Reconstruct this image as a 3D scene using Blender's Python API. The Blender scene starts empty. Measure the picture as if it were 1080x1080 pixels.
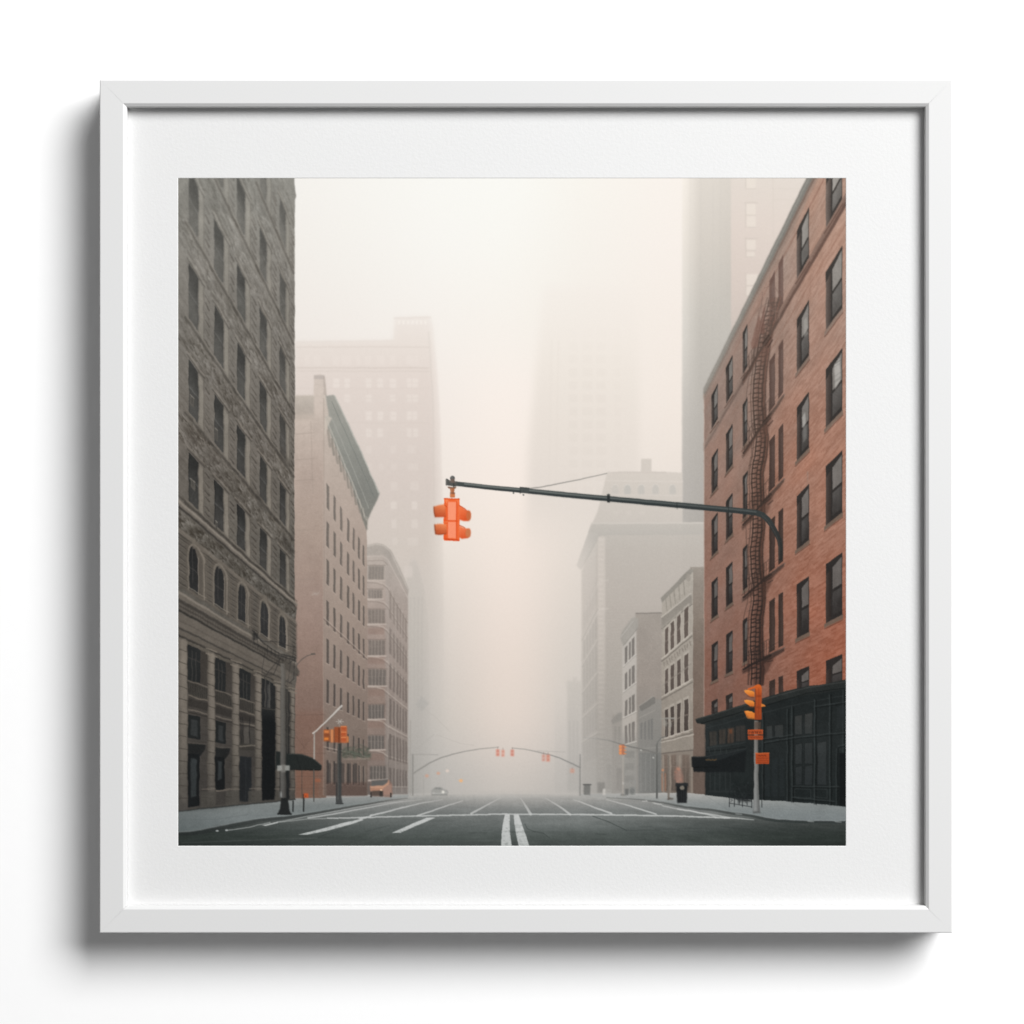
import bpy, bmesh, math
import numpy as np
from mathutils import Vector

# ------------------------------------------------------------------------------------------------
#  A framed art print of a foggy city street, hung on a plain white wall.
#  1 unit of the drawing = 1/1080 of the picture; U turns it into metres (frame about 54 cm wide).
#  The print is a flat sheet: its picture is made here in code as ink colours, cell by cell, and
#  every printed motif is its own flat piece of the sheet.
# ------------------------------------------------------------------------------------------------
U = 0.0006
rng = np.random.default_rng(7)
# lamps, room and plain surfaces
WALL_C, FRAME_C, MAT_C = (.90, .90, .90), (.66, .66, .658), (.69, .69, .688)
LSIZE, LPOS, LPOWER, AMBIENT = (6.7, 6.7), (4.9, 4.6, 4.8), 1930.0, .175
PRINT_LIGHT = 1.215                    # light on the sheet, so that the inks come out as printed

# ================================ ink painter (numpy) ===========================================
S = 3                       # paint samples per drawing unit
OX, OY, NU = 188.0, 188.0, 704
W = NU * S
img = np.zeros((W, W, 3), np.float32)
idm = np.zeros((W, W), np.int16)
names = ['sky']
labels = {}
def ID(name):
    names.append(name)
    return len(names) - 1

def region(x0, y0, x1, y1):
    a = max(0, int(math.floor((x0 - OX) * S)) - 1); b = min(W, int(math.ceil((x1 - OX) * S)) + 1)
    c = max(0, int(math.floor((y0 - OY) * S)) - 1); d = min(W, int(math.ceil((y1 - OY) * S)) + 1)
    if b <= a or d <= c: return None
    X = (np.arange(a, b, dtype=np.float32) + .5) / S + OX
    Y = (np.arange(c, d, dtype=np.float32) + .5) / S + OY
    X, Y = np.meshgrid(X, Y)
    return (slice(c, d), slice(a, b)), X, Y

def hashn(ix, iy, seed):
    n = (ix.astype(np.int64) * 374761393 + iy.astype(np.int64) * 668265263 + seed * 1274126177) & 0x7fffffff
    n = ((n ^ (n >> 13)) * 1274126177) & 0x7fffffff
    n = n ^ (n >> 16)
    return (n & 0xffff).astype(np.float32) / 65535.0
def noise(x, y, seed=0):
    ix = np.floor(x); iy = np.floor(y); fx = x - ix; fy = y - iy
    fx = fx * fx * (3 - 2 * fx); fy = fy * fy * (3 - 2 * fy)
    a = hashn(ix, iy, seed); b = hashn(ix + 1, iy, seed); c = hashn(ix, iy + 1, seed); d = hashn(ix + 1, iy + 1, seed)
    return ((a + (b - a) * fx) * (1 - fy) + (c + (d - c) * fx) * fy) * 2 - 1
def fbm(x, y, seed=0, o=3):
    t = 0; a = 1; n = 0
    for k in range(o):
        t = t + a * noise(x * 2 ** k, y * 2 ** k, seed + k * 17); n += a; a *= .55
    return t / n
def sst(a, b, x):
    t = np.clip((x - a) / (b - a), 0, 1); return t * t * (3 - 2 * t)

def box1(m, r, ax):
    if r < 1: return m
    p = [(0, 0), (0, 0)]; p[ax] = (r + 1, r)
    c = np.cumsum(np.pad(m, p, mode='edge'), axis=ax, dtype=np.float64)
    n = m.shape[ax]
    if ax == 0: return ((c[2 * r + 1:2 * r + 1 + n] - c[:n]) / (2 * r + 1)).astype(np.float32)
    return ((c[:, 2 * r + 1:2 * r + 1 + n] - c[:, :n]) / (2 * r + 1)).astype(np.float32)
def blur(m, r):
    r = int(round(r * S * .55))
    for _ in range(3):
        m = box1(box1(m, r, 0), r, 1)
    return m
def pmask(pts, X, Y):
    m = np.zeros(X.shape, bool); n = len(pts)
    xr = X[0]; yc = Y[:, 0]
    for i in range(n):
        x1, y1 = pts[i]; x2, y2 = pts[(i + 1) % n]
        if y1 == y2: continue
        cond = (y1 > yc) != (y2 > yc)
        if not cond.any(): continue
        xi = (x2 - x1) * (yc - y1) / (y2 - y1) + x1
        m ^= cond[:, None] & (xr[None, :] < xi[:, None])
    return m
def C3(c, X, Y):
    if callable(c): return c(X, Y)
    return np.asarray(c, np.float32)
def put(sl, mask, col, X, Y, a=1.0, id=None):
    al = mask.astype(np.float32)
    if callable(a): al = al * a(X, Y)
    elif a != 1.0: al = al * a
    img[sl] = img[sl] * (1 - al[..., None]) + C3(col, X, Y) * al[..., None]
    if id is not None:
        idm[sl][mask > .5] = id
def fill(pts, col, a=1.0, soft=0, id=None):
    xs = [p[0] for p in pts]; ys = [p[1] for p in pts]
    r = region(min(xs) - 2 * soft, min(ys) - 2 * soft, max(xs) + 2 * soft, max(ys) + 2 * soft)
    if r is None: return
    sl, X, Y = r
    m = pmask(pts, X, Y).astype(np.float32)
    if soft: m = blur(m, soft)
    put(sl, m, col, X, Y, a, id)
def rect(x0, y0, x1, y1, col, a=1.0, soft=0, id=None):
    fill([(x0, y0), (x1, y0), (x1, y1), (x0, y1)], col, a, soft, id)
def line(pts, w, col, a=1.0, soft=.3, id=None):
    ws = w if isinstance(w, (list, tuple)) else [w] * len(pts)
    M = max(ws) + 1
    xs = [p[0] for p in pts]; ys = [p[1] for p in pts]
    r = region(min(xs) - M, min(ys) - M, max(xs) + M, max(ys) + M)
    if r is None: return
    sl, X, Y = r
    best = np.full(X.shape, -9e9, np.float32)
    for i in range(len(pts) - 1):
        (x1, y1), (x2, y2) = pts[i], pts[i + 1]
        dx, dy = x2 - x1, y2 - y1; L = dx * dx + dy * dy + 1e-9
        t = np.clip(((X - x1) * dx + (Y - y1) * dy) / L, 0, 1)
        d = np.hypot(X - x1 - t * dx, Y - y1 - t * dy)
        best = np.maximum(best, (ws[i] + (ws[i + 1] - ws[i]) * t) / 2 - d)
    m = np.clip(best / max(soft, .01) + .5, 0, 1)
    put(sl, m, col, X, Y, a, id)
def ell(cx, cy, rx, ry, col, a=1.0, soft=0, id=None):
    fill([(cx + rx * math.cos(t), cy + ry * math.sin(t)) for t in np.linspace(0, 2 * math.pi, 28, endpoint=False)], col, a, soft, id)
def vg(*st):
    """a colour ramp running down the sheet: (y, (r, g, b)) stops"""
    ys = [s[0] for s in st]; cs = np.array([s[1] for s in st], np.float32)
    return lambda X, Y: np.stack([np.interp(Y, ys, cs[:, k]) for k in range(3)], -1).astype(np.float32)
def mixc(c1, c2, f):
    return lambda X, Y: C3(c1, X, Y) * (1 - f(X, Y))[..., None] + C3(c2, X, Y) * f(X, Y)[..., None]
def grainy(c, amt, fx=1.0, fy=1.0, seed=3):
    return lambda X, Y: C3(c, X, Y) + (amt * fbm(X * fx, Y * fy, seed))[..., None]
VX, VY = 535.0, 833.0       # where the street's lines run together
def Yv(x, v): return VY - v * abs(x - VX)
def vquad(x0, x1, v0, v1):  # an upright rectangle on a wall that runs down the street; v0 < v1 (v1 = top)
    return [(x0, Yv(x0, v1)), (x1, Yv(x1, v1)), (x1, Yv(x1, v0)), (x0, Yv(x0, v0))]

# -------------------------------- fog ---------------------------------------------------------
sx = np.array([311, 460, 540, 605, 722], np.float32)
sy = np.array([188, 260, 340, 420, 500, 560, 620, 700, 760, 800, 838], np.float32)
sk = np.array([
 [(246,243,238),(248,247,242),(248,247,242),(245,242,235),(244,237,230)],
 [(244,240,234),(247,245,240),(247,245,239),(243,239,232),(243,235,228)],
 [(242,236,230),(246,241,235),(246,241,234),(242,236,228),(241,232,224)],
 [(238,230,223),(243,235,228),(245,238,231),(240,232,224),(239,229,220)],
 [(232,223,215),(239,230,222),(243,234,226),(234,226,217),(232,222,213)],
 [(226,216,208),(236,227,218),(241,231,222),(228,219,210),(222,213,205)],
 [(218,208,200),(226,217,208),(239,228,219),(222,213,204),(214,206,198)],
 [(208,200,192),(213,205,197),(233,221,211),(211,204,196),(204,197,190)],
 [(200,193,186),(204,198,190),(229,217,207),(203,197,190),(194,188,182)],
 [(190,186,180),(193,189,183),(223,213,204),(194,189,183),(182,178,173)],
 [(172,170,166),(176,174,170),(205,198,190),(176,173,168),(168,166,161)]], np.float32)
sk -= np.array([3, 2, 2, 1, 0, 0, 0, 0, 0, 0, 0], np.float32)[:, None, None]; sk[3:10, 2] += (4, 1, 0)
_dx = np.linspace(311, 722, 200); _dy = np.linspace(188, 838, 300)
_sg = np.zeros((300, 200, 3), np.float32)
for k in range(3):
    t = np.stack([np.interp(_dx, sx, sk[i, :, k]) for i in range(len(sy))])
    t = np.stack([np.interp(_dy, sy, t[:, j]) for j in range(200)], 1)
    t = np.pad(t, 30, mode='edge')
    for _ in range(3): t = box1(box1(t.astype(np.float32), 7, 0), 9, 1)
    _sg[..., k] = t[30:-30, 30:-30]
def sky(X, Y):
    ix = np.clip((X - 311) / (722 - 311) * 199, 0, 198.99); iy = np.clip((Y - 188) / 650 * 299, 0, 298.99)
    a = ix.astype(int); b = iy.astype(int); fx = (ix - a)[..., None]; fy = (iy - b)[..., None]
    return (_sg[b, a] * (1 - fx) + _sg[b, a + 1] * fx) * (1 - fy) + (_sg[b + 1, a] * (1 - fx) + _sg[b + 1, a + 1] * fx) * fy
rect(188, 188, 892, 892, sky)

# -------------------------------- far towers in the fog ------------------------------------------
i_ct = ID('foggy_tower'); labels[i_ct] = 'square tower almost lost in pale fog above the street'
r = region(548, 285, 690, 600); sl, X, Y = r
m = blur(pmask([(574, 297), (664, 297), (672, 306), (674, 380), (675, 600), (553, 600), (558, 470), (566, 380)], X, Y).astype(np.float32), 7)
tower = vg((300, (239, 232, 225)), (380, (234, 226, 217)), (460, (228, 219, 210)), (540, (222, 213, 205)))
put(sl, m, tower, X, Y, lambda X, Y: (.5 * sst(288, 314, Y) + .35 * sst(314, 420, Y)) * (1 - sst(500, 598, Y)))
idm[sl][(m > .5) & (Y > 296) & (Y < 560)] = i_ct
for j in range(13):
    y = 347 + 13.8 * j
    for x0, x1 in ((600, 609), (614, 625), (629, 639), (648, 655)):
        rect(x0, y, x1, y + 8.5, (216, 207, 198), .17 * min(1, (j + 1) / 6) * (.55 if x0 == 648 else 1), .9)
for x in (579, 586): line([(x + 3, 360), (x, 520)], 2.5, (220, 211, 202), .14, 1.5)

i_lt = ID('foggy_building'); labels[i_lt] = 'wide brick block with a corner tower fading into fog'
lt = vg((334, (236, 228, 221)), (365, (231, 221, 213)), (400, (225, 213, 205)), (450, (220, 208, 200)), (510, (214, 202, 194)), (580, (209, 199, 190)), (680, (203, 195, 187)), (800, (186, 182, 176)), (836, (172, 170, 165)))
r = region(305, 325, 480, 838); sl, X, Y = r
pm = pmask([(311, 360.5), (414.5, 359), (416.5, 335), (454, 333.5), (457, 345), (462, 398), (465, 450), (467, 520), (468, 640), (468, 836), (311, 836)], X, Y)
m = blur(pm.astype(np.float32), 1.0); m3 = blur(pm.astype(np.float32), 5); m = m3 * (1 - sst(350, 420, Y)) * .6 + m * (1 - .6 * (1 - sst(350, 420, Y)))
fade = lambda X, Y: .93 * (1 - .85 * sst(450 - 14 * sst(480, 640, Y), 470, X + (Y - 400) * -.03)) * (1 - .8 * sst(620, 760, Y) * sst(425, 465, X))
put(sl, m, lambda X, Y: C3(lt, X, Y) + (1.2 * fbm(X * .5, Y * .5, 5))[..., None], X, Y, fade)
idm[sl][pm & (Y < 700)] = i_lt
pale = (242, 233, 225)
for y0, y1, cols, a in ((399, 409, ((351, 358), (363, 369), (386, 392), (398, 404), (411, 418), (429, 434), (435, 441)), .62),
                        (416, 424, ((363, 369), (386, 392), (411, 417), (429, 434), (435, 441)), .5),
                        (434, 443, ((386, 392), (398, 404), (412, 418), (429, 434), (435, 440)), .6),
                        (452, 461, ((386, 392), (398, 404), (429, 434), (436, 441)), .5),
                        (470, 478, ((386, 392), (412, 418), (429, 438)), .22),
                        (489, 496, ((386, 392), (400, 404), (412, 418), (430, 441)), .2),
                        (508, 517, ((412, 419), (433, 442)), .25),
                        (529, 537, ((412, 418.5), (434, 440)), .5),
                        (548, 557, ((413, 418.5), (434, 441)), .34),
                        (567, 575, ((414, 419), (430, 441)), .22),
                        (375, 385, ((321, 327), (331, 338), (351, 358), (360, 370), (376, 380), (385, 392), (397, 405), (411, 417), (429, 436), (437, 441)), .28)):
    for x0, x1 in cols:
        rect(x0, y0, x1, y1, pale, a * .6, .8)
        if a > .4: line([(x0, (y0 + y1) / 2), (x1, (y0 + y1) / 2)], .6, (214, 204, 195), .5)
for x in np.arange(420, 448, 4.6): rect(x, 338, x + 2.4, 342, (246, 240, 233), .7, .5)
for y, a in ((366, .25), (388, .4), (391.5, .25), (409.5, .1), (446, .12)):
    line([(313, y), (452, y)], 1.3, (200, 188, 179), a, 1)
line([(311, 360.5), (414, 359.5)], 2, (224, 214, 206), .3, 1.5)
line([(416, 335.5), (454, 334.5)], 2, (226, 216, 208), .4, 1.2)
line([(452, 350), (456.5, 420), (458, 560)], 1.6, (203, 194, 185), .25, 1.5)
# a softer slab further up the street
r = region(425, 560, 480, 836); sl, X, Y = r
put(sl, np.ones(X.shape, np.float32), vg((560, (212, 203, 194)), (700, (198, 191, 184)), (836, (176, 174, 169))), X, Y, lambda X, Y: .6 * (1 - sst(440, 480, X)) * sst(560, 660, Y) * sst(425, 436, X))

# right tall tower
i_rt = ID('foggy_tower'); labels[i_rt] = 'tall grey tower rising behind the red brick building'
rt_side = lambda X, Y: C3(vg((188, (216, 209, 200)), (260, (206, 199, 190)), (340, (192, 187, 179)), (430, (182, 177, 170)), (520, (175, 170, 164)), (640, (168, 164, 157))), X, Y) + (25 * (1 - sst(716, 741, X)) * (1 - .75 * sst(330, 500, Y)) - 4 * sst(750, 771, X) * (1 - sst(300, 360, Y)))[..., None] + (1.0 * fbm(X * .25, Y * 2, 8))[..., None]
fill([(719.4, 188), (790, 188), (790, 420), (743, 420), (744, 640), (719.4, 640)], rt_side, .97, 1.5, i_rt)
rt_front = lambda X, Y: C3(vg((188, (220, 211, 202)), (240, (218, 206, 197)), (300, (211, 198, 189)), (345, (202, 190, 181)), (400, (192, 182, 174))), X, Y) + (1.2 * fbm(X * .3, Y * 1.5, 9))[..., None]
fill([(771, 188), (856, 188), (771, 352)], rt_front, 1, .8, i_rt)
for x0, x1, y0, y1 in ((787.5, 797, 184, 199), (787.5, 797, 215, 227), (787.5, 797, 228, 239.5), (787.5, 797, 253, 264), (787.5, 796, 266, 271), (787.5, 800, 289, 301), (787.5, 799, 302, 312)):
    rect(x0, y0, x1, y1, (231, 222, 211), .55, .8)
    line([(x0 - 1, y0 - 1), (x0 - 1, y1), (x1, y1)], .9, (196, 188, 178), .45, .6)
for y in (213.5, 251.5): line([(786, y), (799, y)], 1.2, (197, 188, 178), .45, .6)
line([(815.5, 188), (815.5, 260)], 1, (205, 195, 185), .35, .7)
for y in (199, 210.5): line([(815, y), (843, y)], .9, (204, 196, 186), .3, .7)
for x in (728, 739, 752, 760): line([(x, 188), (x, 640)], 1.2, (170, 168, 162), .08, 1.5)

# arched-window block behind the mast arm
i_ab = ID('foggy_building'); labels[i_ab] = 'flat-roofed block with arched top windows behind the mast arm'
ab = vg((484, (214, 205, 196)), (510, (207, 199, 190)), (560, (199, 192, 184)))
fill([(640, 499), (652, 497.5), (676, 497.5), (676, 484), (687, 484), (687, 497), (702, 497.5), (719.6, 498.5), (719.6, 562), (620, 562), (630, 540), (634, 525)], ab, .9, .8, i_ab)
rect(676, 484, 687, 497, (206, 198, 189), .5, .6)
line([(641, 498.2), (702, 498.2)], 1.4, (200, 191, 183), .5, .7)
line([(640, 507), (720, 508)], 1, (223, 214, 206), .5, .7); line([(637, 521.5), (720, 522.5)], 1, (222, 213, 205), .35, .7)
for k, x in enumerate((645.5, 658.5, 673, 688, 706)):
    pts = [(x, 521.5), (x, 514)] + [(x + 3.4 - 3.4 * math.cos(t), 514 - 3.2 * math.sin(t)) for t in np.linspace(.3, 2.84, 6)] + [(x + 6.8, 514), (x + 6.8, 521.5)]
    fill(pts, (190, 187, 181), (.3, .75, .6, .55, .6)[k], .6)
    line(pts[1:-1], .7, (226, 218, 210), .5)
for x in (646, 660, 674): rect(x, 539, x + 6, 543, (217, 209, 201), .22, 1)

# corniced block
i_cb = ID('foggy_building'); labels[i_cb] = 'corniced office block in mid-grey fog on the right side'
side = vg((552, (195, 189, 181)), (580, (189, 182, 174)), (640, (183, 175, 167)), (700, (174, 167, 159)), (760, (164, 158, 151)), (810, (152, 148, 142)), (836, (146, 144, 139)))
fill([(632, 562), (744, 562), (744, 837), (613.5, 837), (613.5, 602), (617, 592)], lambda X, Y: C3(side, X, Y) + (8 * (1 - sst(627, 631, X)))[..., None] + (1.6 * fbm(X * .3, Y * 1.2, 21))[..., None], lambda X, Y: .96 - .28 * (1 - sst(612, 640, X)), 1.1, i_cb)
fill([(624, 551.5), (744, 551.5), (744, 563), (633, 564), (622, 586), (612, 601), (608, 596.5)], vg((551, (193, 187, 179)), (566, (186, 181, 174)), (600, (201, 194, 186))), lambda X, Y: .9 - .3 * (1 - sst(608, 632, X)), .9, i_cb)
line([(624, 552), (744, 551.5)], 1.5, (212, 205, 197), .7, .7)
line([(633, 564), (744, 563.5)], 1.2, (181, 176, 169), .4, .8)
line([(633, 564), (613, 600)], 1, (183, 176, 168), .3, .8)
rect(630.5, 566, 638.5, 836, (214, 205, 196), lambda X, Y: .5 * (1 - sst(600, 800, Y)), .6)
for y in np.arange(568, 830, 5.2): rect(631.5, y, 636.5, y + 2.2, (222, 213, 204), .28 * (1 - (y - 568) / 330), .4)
for y in np.arange(640, 830, 3.1): line([(640, y), (700, y)], .7, (150, 144, 137), .10, .6)
for y in (613, 643): line([(616, y + 32), (632, y), (641, y - 1)], 2, (210, 202, 194), .35, 1)
for v0, v1 in ((1.70, 1.95), (1.33, 1.62), (1.0, 1.27), (.68, .92), (.36, .60), (2.1, 2.35)):
    for x0, x1 in ((615.3, 617), (618.4, 620.2), (621.4, 623.2), (624.4, 626.3), (627.3, 629.3)):
        fill(vquad(x0, x1, v0, v1), (150, 146, 141), .27 if v0 < 2 else .12, .6)
for v in (.64, .96, 1.30, 1.66, 2.02):
    line([(614, Yv(614, v)), (630.5, Yv(630.5, v))], 1.2, (205, 198, 190), .35, .7)
    line([(614, Yv(614, v) + 1.6), (630.5, Yv(630.5, v) + 1.6)], 1, (140, 136, 130), .25, .7)
rect(636, 800, 700, 803, (140, 136, 131), .2, .8)
for x in (640, 648, 655): rect(x, 806, x + 5, 832, (128, 126, 121), .3, .6)

# low far fronts along the right kerb
i_lf = ID('foggy_building'); labels[i_lf] = 'low faint row of fronts where the street dissolves'
rect(598, 718, 613.5, 837, vg((718, (196, 190, 182)), (780, (184, 179, 173)), (836, (165, 163, 158))), .65, 1.8, i_lf)
rect(604, 714, 609, 718, (200, 193, 186), .5, .7)
rect(585, 727, 598, 837, vg((727, (214, 206, 198)), (836, (176, 173, 168))), .35, 1.5)
for x in (600, 604, 608): rect(x, 760, x + 2, 826, (160, 157, 152), .18, .7)

# narrow neighbours
i_b13 = ID('narrow_house'); labels[i_b13] = 'narrow dark-corniced house left of the pale three-bay house'
rect(645.5, 754, 657.5, 837, vg((754, (158, 152, 145)), (836, (136, 133, 128))), .85, .5, i_b13)
fill([(644.5, 760), (652, 752), (657.5, 751), (657.5, 759), (646, 764)], (144, 140, 134), .9, .5, i_b13)
for x in (648, 652): rect(x, 766, x + 2.4, 782, (140, 136, 130), .6, .4)
rect(650, 810, 656, 834, (118, 115, 110), .5, .5)

i_b10 = ID('narrow_house'); labels[i_b10] = 'pale three-bay house with a plain brown side wall'
fill([(670, 646.5), (699, 646.5), (699, 837), (670, 837)], lambda X, Y: C3(vg((646, (160, 152, 144)), (720, (152, 143, 135)), (780, (141, 136, 130)), (836, (132, 129, 124))), X, Y) + (2.5 * fbm(X * .35, Y * 1.6, 31))[..., None], .97, .4, i_b10)
line([(671, 647), (698, 646.6)], 1.2, (128, 122, 116), .8, .4, i_b10)
fill([(656.5, 671), (671.5, 655), (671.5, 837), (656.5, 837)], vg((655, (187, 181, 174)), (770, (180, 173, 165)), (786, (150, 147, 141)), (836, (128, 127, 123))), .97, .4, i_b10)
fill([(654, 673), (656, 666), (666, 652.5), (669, 650.5), (673, 653), (673, 662), (657.5, 681), (655, 676)], (163, 158, 151), .95, .4, i_b10)
line([(655, 671.5), (668, 655)], .8, (190, 185, 178), .6); line([(657.5, 681), (672, 663.5)], 1, (134, 130, 124), .6)
for k in range(4):
    v0, v1 = ((1.063, 1.205), (.845, .985), (.62, .755), (.385, .54))[k]
    for x0, x1 in ((659, 661.6), (663.2, 665.3), (666.3, 669.2)):
        fill(vquad(x0, x1, v0, v1), (117, 112, 107), .9, .3, i_b10)
    line([(657.5, Yv(657.5, v0)), (671, Yv(671, v0 - .01))], .9, (206, 200, 193), .8, .4)
    line([(657.5, Yv(657.5, v0) + 1.2), (671, Yv(671, v0 - .01) + 1.2)], .7, (132, 128, 122), .5, .4)
for y in range(792, 832, 13): rect(659, y, 669, y + 7, (110, 109, 105), .4, .4)

i_b12 = ID('narrow_house'); labels[i_b12] = 'low grey house with a dark stepped cornice beside the ornate stone front'
fill([(673.5, 748), (690, 737), (699, 738), (699, 837), (672.5, 837)], vg((738, (144, 140, 134)), (836, (116, 116, 113))), .96, .4, i_b12)
fill([(674, 745), (689, 734.5), (691, 736), (691, 741.5), (677, 750), (675, 749)], (122, 119, 114), .95, .3, i_b12)
line([(674, 744.5), (689, 734)], .8, (166, 161, 154), .7)
line([(674, 757), (691, 749)], .9, (164, 159, 152), .6)
for x in (675.2, 679.2, 683.2, 686.4): fill([(x, 763 - (x - 675) * .4), (x + 2.2, 762 - (x - 675) * .4), (x + 2.2, 780), (x, 780)], (116, 115, 112), .75, .3)
rect(674, 794, 697, 836, (100, 102, 100), .45, .8)
for x in (676, 681, 686, 691): line([(x, 796), (x, 834)], .8, (138, 138, 134), .5, .4)
line([(673, 790), (698, 788)], 1.1, (150, 148, 142), .55, .5)

# ornate stone front next to the red brick one
i_b11 = ID('stone_house'); labels[i_b11] = 'ornate pale stone house front left of the red brick building'
rect(728, 598, 744.5, 839, lambda X, Y: C3(vg((598, (150, 142, 133)), (650, (134, 123, 113)), (700, (121, 107, 97)), (760, (114, 98, 88)), (838, (102, 88, 80))), X, Y) + (4 * fbm(X * .6, Y * 1.5, 33))[..., None], 1, .3, i_b11)
stone = vg((598, (178, 171, 161)), (680, (164, 156, 146)), (760, (148, 139, 129)), (838, (114, 104, 95)))
fill([(698, 632), (731, 599), (731, 839), (697.5, 839)], lambda X, Y: C3(stone, X, Y) + (5 * fbm(X * .5, Y * .5, 34))[..., None], 1, .3, i_b11)
fill([(697, 631), (727, 600), (731, 600), (731, 603), (698, 636)], (146, 141, 133), 1, .3, i_b11)
fill([(697.5, 652), (728, 627), (730, 629), (730, 636), (698, 662)], (140, 134, 126), .85, .4, i_b11)
line([(697.5, 651), (729, 626)], 1, (196, 189, 179), .8, .4); line([(698, 663), (730, 637)], .9, (106, 101, 95), .8, .4)
for x in (702, 706.5, 711, 716, 721): line([(x, 630 - (x - 702) * .95), (x + 1.2, 644 - (x - 702) * .85)], 1.3, (148, 142, 133), .8, .4)
ell(726, 609, 2.6, 4, (158, 151, 142), .9, .4)
for x in (699, 703, 713): line([(x, 660 - (x - 699) * .8), (x, 666 - (x - 699) * .8)], 1.6, (150, 144, 135), .7, .4)
wc = ((701.4, 704.6), (707.2, 711), (714, 717.8), (721.6, 725.9))
for k, (v0, v1) in enumerate(((.852, 1.016), (.603, .757), (.33, .505))):
    for x0, x1 in wc:
        fill(vquad(x0 - .8, x1 + .8, v0 - .012, v1 + .015), (190, 182, 171), .55, .4)
        fill(vquad(x0, x1, v0, v1), mixc((96, 86, 80), (72, 64, 60), lambda X, Y: sst(680, 780, Y)), .97, .3, i_b11)
        fill(vquad(x0 + .4, x1 - .2, (v0 + v1) / 2 - .004, (v0 + v1) / 2 + .004), (128, 117, 108), .7, .3)
    v = v0 - .02
    line([(698, Yv(698, v)), (730, Yv(730, v))], 1.5, (120, 113, 105), .85, .4)
    line([(698, Yv(698, v + .018)), (730, Yv(730, v + .018))], 1, (198, 190, 179), .7, .4)
line([(699, 724 - 1), (729, 700)], 1.0, (132, 125, 117), .5, .5)
for k in range(11):
    x = 700.5 + 2.7 * k; y = Yv(x, .80)
    line([(x, y - 2), (x + (1.0 if k % 3 else 0), y + 2.0)], .9, (128, 120, 111), .75, .3)
    line([(x - .5, y - 2.2 + (k % 2)), (x + 1.4, y - 2.4 + 2 * (k % 2))], .7, (134, 126, 117), .6, .3)
fill([(697.5, 784), (731, 776), (731, 790), (697.5, 794)], (146, 138, 128), .9, .4, i_b11)
line([(697.5, 783), (731, 774.5)], 1.4, (186, 178, 167), .8, .5); line([(697.5, 795), (731, 791)], 1.2, (98, 90, 84), .7, .5)
for x0, x1 in ((700.5, 704.5), (708, 713.5), (719.5, 727)):
    rect(x0, 796, x1, 834, vg((796, (112, 99, 90)), (834, (92, 83, 76))), .9, .4, i_b11)
    line([((x0 + x1) / 2, 797), ((x0 + x1) / 2, 832)], .7, (132, 117, 106), .6, .3)
    line([(x0, 809), (x1, 808.5)], .7, (134, 119, 108), .6, .3)
for x in (699, 706, 716, 729): rect(x, 797, x + 1.7, 838, (158, 146, 134), .6, .4)

# -------------------------------- left side, far to near ---------------------------------------
i_b4 = ID('foggy_building'); labels[i_b4] = 'pale slab half dissolved in fog beyond the curved corner block'
fill([(432, 594), (436, 589), (440, 591), (447, 617), (452, 660), (455, 837), (429, 837), (429, 609)], vg((590, (202, 194, 186)), (680, (191, 185, 177)), (760, (182, 177, 171)), (836, (160, 158, 153))), lambda X, Y: .8 * (1 - .75 * sst(438, 456, X)), 1.4, i_b4)
rect(426.5, 597, 435, 609, (216, 206, 198), .6, .8)
line([(434, 592), (437.5, 589), (444, 605), (450, 625)], 1, (212, 203, 195), .5, .8)
fill([(445, 734.5), (452.5, 742), (445, 751), (438, 743)], (176, 173, 168), .55, .9)
for x in (433, 437, 441, 445): line([(x, 630), (x, 830)], .9, (176, 171, 165), .3, .8)

i_b3 = ID('corner_building'); labels[i_b3] = 'brownish block with a rounded corner and banded windows'
b3 = vg((574, (190, 180, 171)), (620, (176, 163, 154)), (680, (160, 143, 134)), (740, (147, 129, 119)), (800, (136, 121, 113)), (838, (124, 113, 107)))
b3r = vg((574, (184, 175, 167)), (640, (170, 158, 150)), (720, (153, 140, 132)), (800, (140, 130, 123)), (838, (128, 121, 116)))
fill([(386, 574.5), (395, 573), (404, 574), (408, 577), (409, 838), (386, 838)], lambda X, Y: C3(b3, X, Y) + (3 * fbm(X * .5, Y * 1.3, 41))[..., None], 1, .5, i_b3)
fill([(406.5, 575.5), (412, 580), (430.5, 621), (430.5, 838), (406.5, 838)], lambda X, Y: C3(b3r, X, Y) + (2.5 * fbm(X * .8, Y * .6, 42))[..., None], 1, .6, i_b3)
fill([(386, 576), (396, 573), (405, 574.5), (413, 581.5), (421, 597), (431, 621), (430.5, 626), (419, 606), (409, 588), (403, 585), (386, 586)], (172, 164, 156), .8, .6, i_b3)
line([(386, 576.5), (396, 574), (405, 575.5), (412, 582), (430, 621)], 1, (205, 196, 187), .6, .6)
line([(387, 587), (403, 586.5), (409, 590), (430, 630)], .9, (206, 196, 187), .5, .6)
line([(387, 591.5), (404, 591), (409, 596)], .9, (146, 134, 126), .5, .6)
dk3 = vg((590, (140, 133, 126)), (660, (126, 117, 110)), (760, (100, 96, 92)), (830, (92, 88, 84)))
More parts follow.
